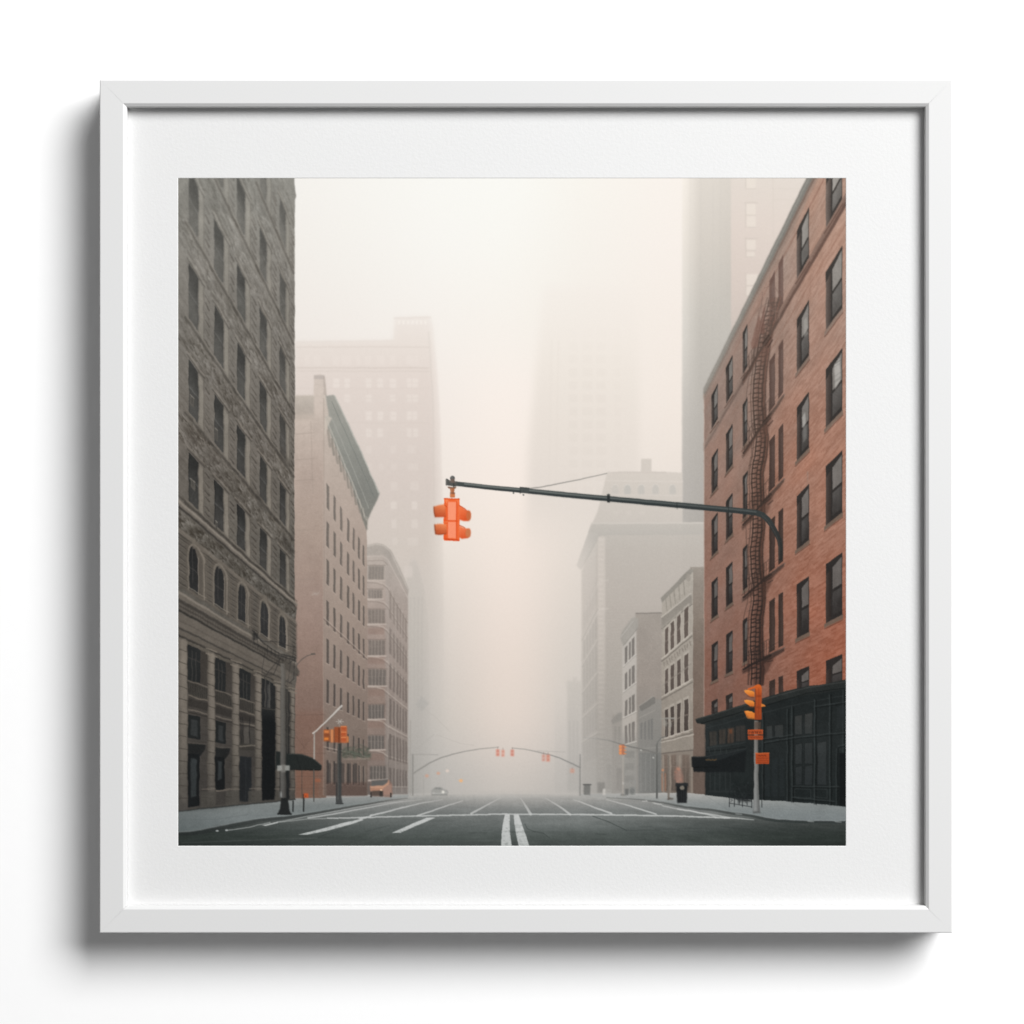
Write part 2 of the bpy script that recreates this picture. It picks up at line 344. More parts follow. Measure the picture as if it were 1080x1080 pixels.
for y0, y1, x0, x1 in ((597, 611.5, 388.5, 405), (622, 631, 388.5, 403), (643, 657.5, 388.5, 406), (675, 691, 388.5, 406), (706, 723, 388.5, 407), (743.5, 758, 388.5, 405.5), (776, 790, 388.5, 405.5), (808, 822, 390, 407)):
    rect(x0, y0, x1, y1, dk3, .85, .35, i_b3)
    for k in range(1, 5):
        x = x0 + (x1 - x0) * k / 5
        line([(x, y0), (x, y1)], .8, (164, 152, 143), .65, .3)
    line([(x0, (y0 + y1) / 2 - 1), (x1, (y0 + y1) / 2 - 1)], .5, (160, 148, 140), .35, .3)
    line([(x0 - 1, y1 + .8), (x1 + 1, y1 + .8)], 1.4, (196, 184, 174), .75, .4)
    line([(x0 - 1, y0 - .8), (x1 + 1, y0 - .8)], .9, (110, 100, 93), .4, .4)
    ys_ = y1 + 1.2; line([(387, ys_), (397, ys_ + .5), (404, ys_ + 2.4), (408.5, ys_ + 6), (430, ys_ + 6 + 21.5 * (833 - ys_ - 6) / 126)], [1.6, 1.5, 1.3, 1.1, .8], (196, 184, 174), .5, .5); line([(387, ys_ + 2), (397, ys_ + 2.4), (404, ys_ + 4.4), (408.5, ys_ + 8), (430, ys_ + 8 + 21.5 * (833 - ys_ - 6) / 126)], 1, (112, 101, 94), .3, .5)
for y in (666, 697.5, 731, 765, 799): rect(388, y - 4, 405, y + 3, (136, 112, 101), .4, .8)
for x, w in ((410.8, 1.9), (414.6, 1.7), (418.4, 1.6), (421.6, 1.4), (424.8, 1.3), (427.8, 1.1)):
    for v0, v1 in ((1.46, 1.70), (1.16, 1.38), (.86, 1.08), (.56, .78), (.26, .48), (.03, .19)):
        fill(vquad(x, x + w, v0, v1), mixc((140, 130, 122), (96, 88, 83), lambda X, Y: sst(620, 760, Y)), .75, .35)
for x in (409.3, 417, 423.8, 430): line([(x, 640), (x, 836)], .8, (178, 168, 160), .35, .5)
rect(388, 825, 409, 838, (96, 88, 84), .6, .8)

i_b2 = ID('brown_building'); labels[i_b2] = 'pinkish brown block with a deep green-grey cornice on the left'
b2 = vg((395, (213, 201, 191)), (440, (200, 186, 175)), (500, (182, 165, 154)), (560, (172, 154, 142)), (640, (158, 137, 126)), (700, (143, 121, 110)), (760, (126, 104, 94)), (838, (118, 98, 87)))
b2f = vg((416, (205, 193, 182)), (480, (190, 176, 165)), (560, (176, 160, 149)), (640, (162, 146, 135)), (720, (144, 128, 118)), (780, (126, 112, 103)), (838, (112, 100, 92)))
fill([(310, 417), (331, 417), (331, 396), (338, 394.8), (342.5, 397), (343.5, 410), (344, 416), (344, 842), (310, 842)], lambda X, Y: C3(b2, X, Y) + (4.5 * fbm(X * .55, Y * 1.4, 51) + 2.5 * fbm(X * .12, Y * .1, 52))[..., None], 1, .35, i_b2)
rect(311, 417, 331.5, 443, vg((417, (190, 181, 170)), (430, (176, 167, 157)), (443, (184, 172, 161))), .7, 1.2)
rect(311, 437, 331, 446, (205, 190, 178), .3, 1.5)
rect(331, 396, 342.5, 400, (186, 176, 170), .75, .4)
fill([(341.5, 397), (343, 398), (344.5, 418), (341.5, 418)], (176, 165, 156), .6, .4)
for y in (458, 485, 507, 560, 612): line([(312, y), (331, y - 1.5)], 1, (150, 136, 126), .3, .8)
line([(328, 445), (330, 520)], 1, (150, 138, 128), .25, .8)
fill([(341, 416), (345, 418), (364, 470), (387, 541), (387.6, 839), (341, 839)], lambda X, Y: C3(b2f, X, Y) + (2.5 * fbm(X * .9, Y * .9, 53))[..., None], 1, .3, i_b2)
# the cornice
crn = vg((416, (164, 162, 154)), (470, (146, 146, 139)), (521, (131, 131, 125)), (555, (132, 130, 122)))
fill([(343.5, 417.5), (352.5, 416.5), (354, 419), (366, 444), (367, 446), (380, 474), (390.5, 499), (400.5, 520.5), (398, 527), (392, 539), (388, 548), (387, 560), (384, 552), (371, 513), (356, 477), (346, 452), (343, 440), (347, 438)], crn, 1, .4, i_b2)
line([(352.5, 417), (366, 445), (380, 475), (399.5, 520)], 1.1, (186, 186, 178), .7, .4)
line([(350, 424), (364, 455), (378, 487), (395, 525)], .8, (112, 116, 111), .5, .5)
line([(347, 434), (360, 464), (374, 498), (389, 536)], .9, (172, 171, 163), .55, .5)
line([(345, 444), (358, 476), (372, 510), (386, 548)], 1.4, (190, 186, 176), .6, .5)
for k in range(11):
    t = k / 10; x = 346 + 39 * t; y = 454 + 92 * t
    line([(x, y), (x + 2.2, y + 17 - 5 * t)], 2.6 - 1.0 * t, (126, 122, 114), .45 + .15 * (k % 2), 1.1)
    line([(x + 1.8, y - 1), (x + 3.2, y + 13 - 4 * t)], 1.2, (192, 181, 170), .4, .9)
fill([(344, 437), (350, 441), (344.5, 452), (342, 462), (341.5, 446)], (206, 195, 183), .75, .5)
w2 = vg((500, (124, 117, 110)), (620, (100, 93, 87)), (740, (80, 73, 69)), (838, (70, 65, 62)))
for x0, x1 in ((344.2, 347.4), (351.6, 354.5), (358.6, 361.2), (366, 368.6), (372, 374.2), (377.8, 379.9), (382.7, 384.6)):
    for v1, h in ((1.70, .14), (1.489, .137), (1.279, .137), (1.052, .135), (.838, .135), (.612, .13), (.35, .13), (.165, .135)):
        fill(vquad(x0, x1, v1 - h, v1), w2, .92, .3, i_b2)
        fill(vquad(x1 - .7, x1 + .3, v1 - h, v1), (178, 162, 150), .45, .3)
        line([(x0 - .4, Yv(x0, v1 - h) + .6), (x1 + .6, Yv(x1, v1 - h) + .6)], .8, (192, 177, 165), .4, .4)
for v in (.94, .235): 
    line([(341.5, Yv(341.5, v)), (387.5, Yv(387.5, v))], 1.2, (190, 174, 162), .5, .5)
    line([(341.5, Yv(341.5, v) + 1.5), (387.5, Yv(387.5, v) + 1.5)], 1.2, (96, 84, 77), .4, .6)
line([(341, 420), (341, 838)], 1, (196, 180, 168), .3, .8)
line([(341.6, 420), (341.6, 838)], .6, (118, 103, 94), .3, .8)
ell(333, 626, 4, 1.6, (186, 174, 165), .3, 1.4); line([(329, 627.5), (332, 626), (334, 627), (337, 623.5)], .9, (192, 180, 170), .35, 1)
rect(312, 750, 343, 842, (140, 98, 80), .22, 4)
rect(312, 811, 336, 842, (132, 84, 64), .22, 2)
for y in (754, 795, 819, 832): line([(312, y), (343, y - .5)], .8, (92, 76, 69), .35, .6)
rect(344, 825, 387, 840, (84, 66, 60), .55, 1)
for k in range(9):
    rect(312, 812 + 3 * k, 340, 813 + 3 * k, (96, 62, 48), .18, .4)
rect(345, 776, 349, 783, (70, 62, 58), .6, .4)
for x0 in (345, 352, 359.5, 366.5, 373): 
    rect(x0, 805, x0 + 4, 826, (64, 60, 58), .65, .4); line([(x0 + 4.6, 804), (x0 + 4.6, 827)], .8, (154, 132, 120), .5, .4)
# shrubs on the ledge
i_sh = ID('shrub'); labels[i_sh] = 'green shrubs growing on the ledge above the pavement'
for k in range(260):
    x = rng.uniform(361, 391); y = 798 - abs(rng.normal(0, 5.5)) + rng.uniform(-2, 3)
    if x > 380: y += (x - 380) * .25
    g = rng.uniform(.75, 1.2)
    ell(x, y, rng.uniform(.7, 1.9), rng.uniform(.5, 1.4), (88 * g, 93 * g, 82 * g), .36, .5, i_sh)
rect(362, 799.5, 390, 801.5, (150, 134, 124), .6, .5)

r = region(425, 740, 745, 842); sl, X, Y = r
put(sl, np.ones(X.shape, np.float32), (196, 190, 184), X, Y, lambda X, Y: .30 * sst(745, 835, Y) * sst(425, 450, X) * (1 - sst(655, 715, X)))
# -------------------------------- road and pavements ---------------------------------------------
i_rd = ID('road'); labels[i_rd] = 'dark asphalt crossing with cracks, paling towards the fog'
rdc = vg((836.5, (184, 180, 174)), (841, (160, 159, 155)), (846, (142, 142, 139)), (852, (127, 129, 127)), (858, (116, 119, 117)), (866, (101, 105, 103)), (874, (90, 95, 93)), (883, (79, 85, 82)), (892, (70, 75, 73)))
def road(X, Y):
    z = 30 / (Y - 830)
    n = fbm((X - VX) / (Y - 826) * 9, z * 30, 61) * 4.2 + fbm(X * .03, Y * .45, 62) * 6 + fbm((X - VX) / (Y - 826) * 1.6, z * 2, 64) * 5 + noise(X * 1.1, Y * 1.6, 63) * 2.2
    edge = -20 * sst(150, 345, np.abs(X - 545)) * sst(838, 850, Y) - 16 * sst(60, 330, np.abs(X - 510)) * sst(858, 868, Y) * (1 - .5 * sst(878, 892, Y))
    pool = 20 * np.exp(-((X - 590) / 75) ** 2 - ((Y - 868) / 10) ** 2)
    return rdc(X, Y) + (n + edge + pool)[..., None]
fill([(405, 838.5), (455, 838), (520, 837.5), (610, 838), (660, 839), (714, 848), (790, 856), (893, 866), (893, 893), (187, 893), (187, 879), (240, 872), (330, 858), (380, 848)], road, 1, .5, i_rd)
rect(480, 834, 610, 840.5, (190, 185, 179), .45, 2)
i_sw = ID('sidewalk'); labels[i_sw] = 'grey pavement on the left with a rounded corner kerb'
sw = lambda X, Y: C3(vg((836, (168, 167, 163)), (842, (146, 148, 146)), (850, (124, 129, 128)), (862, (122, 128, 128)), (880, (112, 119, 119))), X, Y) + (2.5 * noise(X * .8, Y * 1.3, 71) + 3 * fbm(X * .06, Y * .5, 72) - 16 * (1 - sst(188, 260, X)))[..., None]
curbL = [(187, 878.8), (200, 878), (214, 876), (230, 872.5), (245, 869.5), (258, 867), (275, 864.2), (300, 861.5), (320, 859), (345, 854.5), (366, 850.8), (390, 846.8), (412, 843), (430, 841)]
fill([(187, 855), (250, 849.5), (293, 843.5), (312, 842), (366, 841), (400, 838.8), (432, 838.2)] + curbL[::-1], sw, 1, .3, i_sw)
kerb = vg((838, (128, 128, 125)), (848, (86, 88, 86)), (862, (62, 66, 65)), (880, (42, 46, 45)))
line([(x, y + .9) for x, y in curbL], [4.6, 4.6, 4.6, 4.4, 4.2, 4.2, 3.6, 3, 2.8, 2.5, 2.2, 1.8, 1.3, .8], kerb, .95, .8, i_sw)
line([(x, y - 1.2) for x, y in curbL], [1.2] * 8 + [.9] * 6, (142, 147, 146), .5, .6)
line([(188, 864.8), (230, 864), (262, 859)], .6, (96, 102, 101), .5, .5)
for x0, y0, x1, y1 in ((225, 852, 190, 868), (268, 847, 226, 871), (310, 843, 285, 862), (345, 842, 330, 856)): line([(x0, y0), (x1, y1)], .5, (100, 106, 105), .3, .4)
rect(187, 850, 320, 856, (70, 73, 72), lambda X, Y: .35 * (1 - sst(0, 6, Y - (855 - (X - 188) * .108))) , 1)
i_sr = ID('sidewalk'); labels[i_sr] = 'grey pavement on the right in front of the dark shopfront'
curbR = [(640, 840.5), (676, 842.5), (700, 846), (722, 850.5), (750, 853.5), (775, 857.5), (792, 859.4), (806, 862.5), (822, 865), (850, 866.2), (893, 866.5)]
fill([(612, 837.5), (690, 836.5), (724, 836), (744, 838), (776, 842), (820, 844), (860, 847.5), (893, 850.5)] + curbR[::-1] + [(614, 839.6)], lambda X, Y: C3(vg((836, (176, 174, 170)), (841, (156, 157, 154)), (848, (138, 142, 141)), (857, (124, 130, 130)), (867, (120, 126, 127))), X, Y) + (2.5 * noise(X * .8, Y * 1.3, 73) + 3 * fbm(X * .06, Y * .5, 74) - 10 * sst(800, 892, X) * (1 - sst(848, 858, Y)))[..., None], 1, .3, i_sr)
line([(x, y + .8) for x, y in curbR], [.8, 1.2, 1.8, 2.2, 2.4, 2.6, 2.8, 3, 3, 2.8, 2.6], vg((838, (128, 128, 125)), (850, (88, 91, 89)), (866, (52, 57, 56))), .95, .7, i_sr)
line([(x, y - 1.0) for x, y in curbR[3:]], .9, (152, 156, 155), .45, .6)
for pts in (((744, 839), (772, 857)), ((786, 843), (830, 865)), ((830, 845), (884, 866))): line(pts, .5, (104, 110, 110), .3, .4)
line([(800, 851.5), (892, 858.5)], .5, (104, 110, 110), .3, .4)
for x, y in ((776, 858.4), (852, 866), (881, 866.4)): line([(x, y), (x + 6, y + .6)], 1, (170, 174, 173), .6, .5)

i_mk = ID('lane_marking'); labels[i_mk] = 'white painted lane lines, stop line and curved double centre line'
wh = vg((838, (188, 184, 179)), (846, (190, 189, 186)), (858, (204, 205, 203)), (870, (206, 208, 206)), (892, (196, 199, 197)))
def mark(pts, a=.9, s=.25): fill(pts, lambda X, Y: C3(wh, X, Y) + (7 * noise(X * 1.2, Y * 1.2, 77))[..., None], lambda X, Y: a * (1 - .45 * np.clip(fbm(X * .35, Y * .8, 78, 3) * 1.6 - .25, 0, 1)), s, i_mk)
fill([(345, 862.5), (440, 860), (530, 857.8), (620, 858.4), (714, 859.8), (770, 862), (770, 863.4), (714, 861.4), (620, 859.9), (530, 859.2), (440, 861.4), (345, 863.8)], wh, .78, .3, i_mk)
mark([(413.5, 878.2), (450, 862.3), (459.5, 862.3), (422.5, 878.2)])
mark([(313.5, 880.5), (340, 874), (366, 866.8), (381.5, 863.8), (383, 865.2), (366, 870.5), (345, 876.2), (323, 880.5)])
mark([(377, 863.6), (386, 861.2), (393, 859.3), (391, 861.6), (382, 864.4)], .8)
line([(238, 876), (258, 873.3), (285, 867.5)], .9, wh, .6, .5, i_mk)
mark([(276, 870.5), (293, 866.6), (293, 868), (280, 871)], .85)
line([(293, 867), (325, 863.8), (345, 863.2)], .9, wh, .5, .5, i_mk)
for x, y in ((229, 876.3), (239, 875.5)): ell(x, y, 1.6, .9, (190, 194, 193), .8, .3, i_mk)
line([(293, 867), (340, 858), (366, 853.5), (392, 848.5), (425, 845)], .8, wh, .55, .5, i_mk)
line([(325, 862.8), (352, 858.5), (390, 851.5), (420, 846), (445, 843.5)], [1.5, 1.4, 1.2, .8, .5], wh, .7, .5, i_mk)
line([(391, 860), (405, 857), (425, 851.6), (445, 847), (467, 843.5)], [1.8, 1.6, 1.5, 1.0, .5], wh, .8, .4, i_mk)
line([(440, 860.5), (452, 856.6), (470, 850.3), (488, 844.3)], [1.6, 1.5, 1.3, .9], wh, .8, .4, i_mk)
line([(497, 858), (508, 852), (520, 845.6), (528, 841.5)], [2, 1.7, 1.2, .7], wh, .75, .4, i_mk)
line([(559.5, 858.5), (555, 851), (552, 846), (549, 841.8)], [3.2, 2.2, 1.4, .9], wh, .7, .4, i_mk)
line([(601.5, 859), (592, 852), (583, 846.5), (575, 841.8)], [2.2, 1.8, 1.2, .7], wh, .72, .4, i_mk)
line([(645, 858), (628, 852), (614, 846.5), (605, 843.5)], [1.8, 1.6, 1.2, .7], wh, .8, .4, i_mk)
line([(692, 858.5), (672, 852.5), (656, 847.5), (640, 843.5)], [1.4, 1.4, 1.2, .7], wh, .8, .4, i_mk)
mark([(677, 844.5), (683, 844), (683, 845.4), (678, 845.4)], .8)
mark([(687, 846.2), (698, 848), (698.5, 849.3), (690, 848)], .8)
line([(699, 849.8), (714, 853.2), (735, 856.3), (755, 861.5)], [1.3, 1.2, 1.1, .9], wh, .65, .5, i_mk)
line([(714, 853), (737, 857), (770, 862.4), (795, 864.6)], [1.2, 1.4, 1.5, .7], wh, .7, .4, i_mk)
mark([(532.5, 859), (537.8, 859), (537.4, 868), (537.8, 878), (539.8, 892.5), (528.6, 892.5), (529, 880), (530.4, 868)], .92)
mark([(542, 859), (547.2, 859), (550, 868), (553.5, 878), (558.3, 892.5), (547.2, 892.5), (544, 878), (542.3, 868)], .92)
ck = (44, 50, 48)
line([(553.5, 869), (556, 874), (563, 876.8), (573, 879), (580, 884)], .7, ck, .5, .5)
line([(625, 860.5), (640, 866), (655, 873), (661, 876)], .8, ck, .55, .6)
line([(661, 876), (700, 875), (740, 873.5)], .6, ck, .3, .6)
line([(335, 884), (345, 879.5), (366, 872.5)], .6, ck, .4, .5); line([(192, 889), (280, 885.5), (335, 884)], .8, (92, 96, 94), .4, .8)
line([(385, 877), (400, 873), (411, 871)], .6, ck, .3, .5); line([(493, 870.5), (500, 870)], .7, (112, 116, 114), .5, .6)
line([(470, 877), (500, 877.5)], .7, (92, 96, 94), .4, .6)
line([(760, 872), (790, 874.5)], .9, (44, 50, 49), .4, .7); line([(714, 876), (800, 882)], .7, (46, 51, 50), .3, .8)
for k in range(26):
    x = rng.uniform(200, 880); y = rng.uniform(866, 890); l = rng.uniform(6, 30)
    line([(x, y), (x + l, y + rng.uniform(-1, 1.2))], rng.uniform(.6, 1.6), (44, 49, 47) if rng.random() < .6 else (88, 93, 90), .2, 1)

r = region(400, 836, 700, 866); sl, X, Y = r
put(sl, np.ones(X.shape, np.float32), (192, 188, 183), X, Y, lambda X, Y: .42 * (1 - sst(838, 860, Y)) * sst(836, 838.5, Y) * np.exp(-((X - 545) / 95) ** 2))
# -------------------------------- stone building on the left -------------------------------------
i_sb = ID('stone_building'); labels[i_sb] = 'tall grey carved stone building filling the left edge'
sbc = vg((188, (143, 141, 134)), (280, (135, 131, 124)), (380, (121, 116, 109)), (470, (111, 105, 98)), (560, (101, 96, 89)), (650, (92, 88, 82)), (740, (94, 89, 82)), (855, (84, 78, 72)))
tops = (2.60, 2.275, 1.95, 1.655, 1.352, 1.06)
hts = (.165, .17, .17, .172, .165, .152)
wcols = ((199, 209.2, 214.8, 222), (226, 236, 241.2, 248), (250, 258.8, 263.8, 271.5), (274, 281.4, 286, 292.5), (295, 301.4, 305.2, 310.5))
def sb(X, Y):
    dx = VX - X; v = (VY - Y) / dx; u = 350 / dx
    c = C3(sbc, X, Y) + ((X - 250) * .05)[..., None]
    rough = np.zeros_like(v)
    for t, h in zip(tops, hts):
        rough += sst(t + .004, t + .02, v) * (1 - sst(t + .105, t + .125, v))
    rough += sst(.787, .795, v) * (1 - sst(.85, .86, v))
    rough = np.clip(rough, 0, 1) * (v > .78)
    t1 = fbm(u * 150, v * 150, 81); t2 = fbm(u * 40, v * 70, 82)
    t3 = fbm(u * 95 + 2 * t1, v * 62, 84, 2)
    n = t1 * (7 + 20 * rough) + t2 * (7 + 8 * rough) + t3 * (4 + 24 * rough) - 7 * rough
    # block courses
    cj = np.abs(((v / .0275) % 1) - .5)
    n += -9 * sst(.40, .48, cj) * (1 - rough) * (v > .62) * (noise(u * 14, np.floor(v / .0275), 83) > -.35)
    return c + (n * (.75 + .25 * sst(260, 420, Y)))[..., None]
fill([(187, 187), (310.5, 187), (311, 200), (312.5, 206), (311, 212), (311, 425), (310.3, 500), (311, 640), (313, 642), (312, 650), (312, 690), (313, 704), (315, 708), (313, 713), (311, 730), (311, 843), (250, 849.5), (187, 855.5)], sb, 1, .3, i_sb)
hz = lambda lo, hi: vg((188, hi), (330, tuple(.5 * a + .5 * b for a, b in zip(lo, hi))), (520, lo), (850, lo))
for (x0, x1, xj, xq) in wcols:
    # the flat pier strip between the windows, with slanting joints
    for k, (t, h) in enumerate(zip(tops, hts)):
        if Yv(x1, t - h) < 180: continue
        b = t - h
        # recess
        r = region(x0 - 1, Yv(x0, t) - 2, xj + 1, Yv(x0, b) + 2 + 12)
        if r is None: continue
        sl, X, Y = r
        dx = VX - X; v = (VY - Y) / dx
        m = (X > x0) & (X < x1) & (v < t) & (v > b)
        tt = (t - v) / h
        yy = np.clip((Y - 188) / 330, 0, 1)[..., None]
        dark = np.array((88, 87, 83), np.float32) * (1 - yy) + np.array((46, 46, 45), np.float32) * yy
        mid = np.array((120, 118, 112), np.float32) * (1 - yy) + np.array((74, 73, 71), np.float32) * yy
        sash = ((np.abs(tt - .52) < .018) * 14)[..., None]
        gl = dark * (1 - sst(.12, .8, tt)[..., None]) + mid * sst(.12, .8, tt)[..., None] + sash
        lower = (tt > .54)[..., None] * (-9 * yy)
        gl = gl + lower + (3 * noise(X * .5, Y * .3, 85))[..., None] - (12 * (1 - sst(x0, x0 + 2, X)))[..., None] * yy
        put(sl, m, gl, X, Y, .96 - (.10 if x0 > 270 else 0) - (.14 if x0 > 290 else 0) * (1 if k < 4 else .4), i_sb)
        line([(x1 - 1, Yv(x1 - 1, t - .012)), (x1 - 1, Yv(x1 - 1, b))], .7, (48, 48, 47), .35 if k > 2 else .15, .5)
        
        # far jamb, lit
        fill([(x1, Yv(x1, t)), (xj, Yv(xj, t - .005)), (xj, Yv(xj, b - .01)), (x1, Yv(x1, b))], hz((132, 125, 115), (152, 149, 141)), .92, .5)
        line([(x1 + .5, Yv(x1, t)), (x1 + .5, Yv(x1, b))], .7, hz((88, 82, 75), (126, 122, 114)), .6, .5)
        line([(xj, Yv(xj, t)), (xj, Yv(xj, b - .02))], .8, hz((84, 78, 71), (120, 116, 108)), .6, .5)
        # head moulding and sill
        for dv, w, c, a in ((.006, 1.0, hz((66, 61, 56), (108, 105, 98)), .7), (.016, 1.2, hz((132, 124, 114), (154, 150, 142)), .6), (.030, .8, hz((78, 72, 66), (118, 114, 106)), .6)):
            line([(x0 - 2, Yv(x0 - 2, t + dv)), (xj + 1, Yv(xj + 1, t + dv))], w, c, a, .4)
        for dv, w, c, a in ((-.004, 1.1, hz((118, 111, 102), (146, 142, 134)), .55), (-.017, 2.3, hz((64, 60, 55), (98, 94, 87)), .55), (-.034, 1.2, hz((116, 109, 100), (142, 138, 130)), .4)):
            xe = min(xq + 2.6, 309.8); line([(x0 - 4, Yv(x0 - 4, b + dv)), (xe, Yv(xe, b + dv))], w, c, a, 1.0)
        # slanting shadows of the rusticated blocks
        nj = 6
        for q in range(nj):
            vv = t - h * (q + .6 + rng.uniform(-.22, .22)) / nj; jj = rng.uniform(.35, .8)
            xa = xj + 1.6; xb = xj + (xq - xj) * .8
            line([(xa, Yv(xa, vv)), (xb, Yv(xb, vv) + 1.2)], [.8, 1.7], hz((66, 61, 56), (106, 102, 95)), jj, .7)
            line([(xa, Yv(xa, vv) + 1.6), (xb, Yv(xb, vv) + 2.8)], .8, hz((124, 116, 106), (150, 146, 138)), .35, .5)
    # little air-conditioning boxes and open sashes
for x, v, w, h in ((200, 1.245, 4.5, 10), (201, .985, 5, 9), (227, 1.24, 2.6, 12), (227.6, .925, 2, 9)):
    y = Yv(x, v); fill([(x, y), (x + w, y + w * 1.0), (x + w, y + h + w), (x, y + h)], (96, 92, 86), .8, .3)
    line([(x, y), (x + w, y + w)], .8, (140, 134, 126), .8); line([(x + w * .5, y + 3), (x + w * .5, y + h)], .6, (54, 53, 51), .7)
for k in range(30):
    x = rng.uniform(263, 311); v = rng.uniform(.95, 2.4); y = Yv(x, v)
    if y > 190: ell(x, y, rng.uniform(.6, 1.3), rng.uniform(1.5, 4), (72, 68, 62), .22, .6)
for x, v in ((281, 1.17), (308, 1.12), (305, 1.50), (308, .87)):
    y = Yv(x, v); fill([(x - 10, y - 20), (x + 3, y + 4), (x - 2, y + 4.5), (x - 10, y - 4)], (70, 66, 61), .55, 1)
# string course over the arches
def course(va, vb, col, a=.9, x0=187, x1=313.5, soft=.4): fill([(x0, Yv(x0, vb)), (x1, Yv(x1, vb)), (x1, Yv(x1, va)), (x0, Yv(x0, va))], col, a, soft)
course(.868, .885, (110, 103, 95), .9); course(.876, .884, (140, 132, 122), .85); course(.859, .867, (48, 45, 42), .75); course(.892, .898, (62, 58, 53), .6)
course(.618, .79, grainy((88, 82, 75), 9, .5, .9, 91), .55)
for q in range(9):
    v = .632 + .0195 * q
    line([(187, Yv(187, v)), (312, Yv(312, v))], .9, (50, 47, 44), .55, .5); line([(187, Yv(187, v) + 1.1), (312, Yv(312, v) + 1.1)], .8, (122, 114, 105), .35, .5)
course(.783, .799, (118, 110, 101), .75); course(.777, .782, (54, 51, 47), .6)
for k, (x0, x1, xs) in enumerate(((199.6, 208.6, 217), (226.6, 235.6, 241), (251.4, 259, 263.6), (275, 282.6, 285.8), (294.8, 301.4, 304.6))):
    xc = (x0 + x1) / 2
    def arch(xa, xb, vt, vb, n=12, pe=1.0):
        w = xb - xa; pts = []
        for t in np.linspace(0, math.pi, n):
            x = (xa + xb) / 2 - w / 2 * math.cos(t); pts.append((x, Yv(x, vt - .045 + .045 * math.sin(t) ** pe)))
        return pts + [(xb, Yv(xb, vb)), (xa, Yv(xa, vb))]
    fill(arch(x0 - 4, xs + 3.5, .797, .62), (96, 89, 81), .5, .6)
    fill(arch(x0 - 1.5, xs, .787, .625), (126, 118, 108), .9, .4)
    fill(arch(x0 - .6, xs - 2.6, .780, .625), (88, 82, 75), .9, .4)
    fill(arch(x0, x1, .775, .632), vg((560, (34, 34, 34)), (640, (50, 50, 50)), (700, (48, 48, 48))), .97, .3, i_sb)
    a_ = arch(x0 + 1, x1 - .6, .76, .64)
    line([(x0 + 3.5, Yv(x0, .755)), (x0 + 3.5, Yv(x0, .65))], .7, (70, 68, 66), .8, .4)
    line([(x0 + .5, Yv(x0, .70)), (x1, Yv(x1, .70))], .8, (76, 73, 70), .7, .4)
    line([(x1 + .6, Yv(x1, .75)), (x1 + .6, Yv(x1, .635))], .8, (148, 138, 127), .6, .4)
    line([(xs - .6, Yv(xs, .75)), (xs - .6, Yv(xs, .625))], .8, (58, 54, 50), .6, .4)
    line([(x0 - 1, Yv(x0, .637)), (xs, Yv(xs, .637))], 1.1, (134, 126, 115), .7, .4)
    # keystone
    fill([(xc - 2, Yv(xc, .80)), (xc + 2.6, Yv(xc, .80)), (xc + 1.8, Yv(xc, .768)), (xc - 1, Yv(xc, .768))], (112, 105, 96), .7, .5)
# main cornice
course(.585, .606, (104, 97, 89), .95); course(.598, .605, (134, 126, 116), .85); course(.572, .584, (60, 56, 52), .8); course(.552, .571, (92, 86, 79), .9, x1=316)
course(.560, .564, (50, 47, 44), .7); course(.543, .551, (44, 42, 39), .8, x1=315)
course(.497, .542, grainy((104, 97, 89), 3, .2, .4, 93), .95, x1=308); course(.515, .519, (82, 76, 70), .6, x1=308); course(.49, .496, (60, 56, 52), .8, x1=308); course(.474, .489, (98, 91, 83), .9, x1=308)
course(.466, .473, (46, 43, 40), .7, x1=308)
for q in range(46):
    x = 188 + 120 * (1 - (1 - q / 46) ** 1.0); line([(x, Yv(x, .571)), (x, Yv(x, .556))], .8, (58, 54, 50), .35, .4)
fill([(300, 690), (313, 703), (316, 708), (312, 714), (300, 706)], (84, 79, 73), .8, .6)
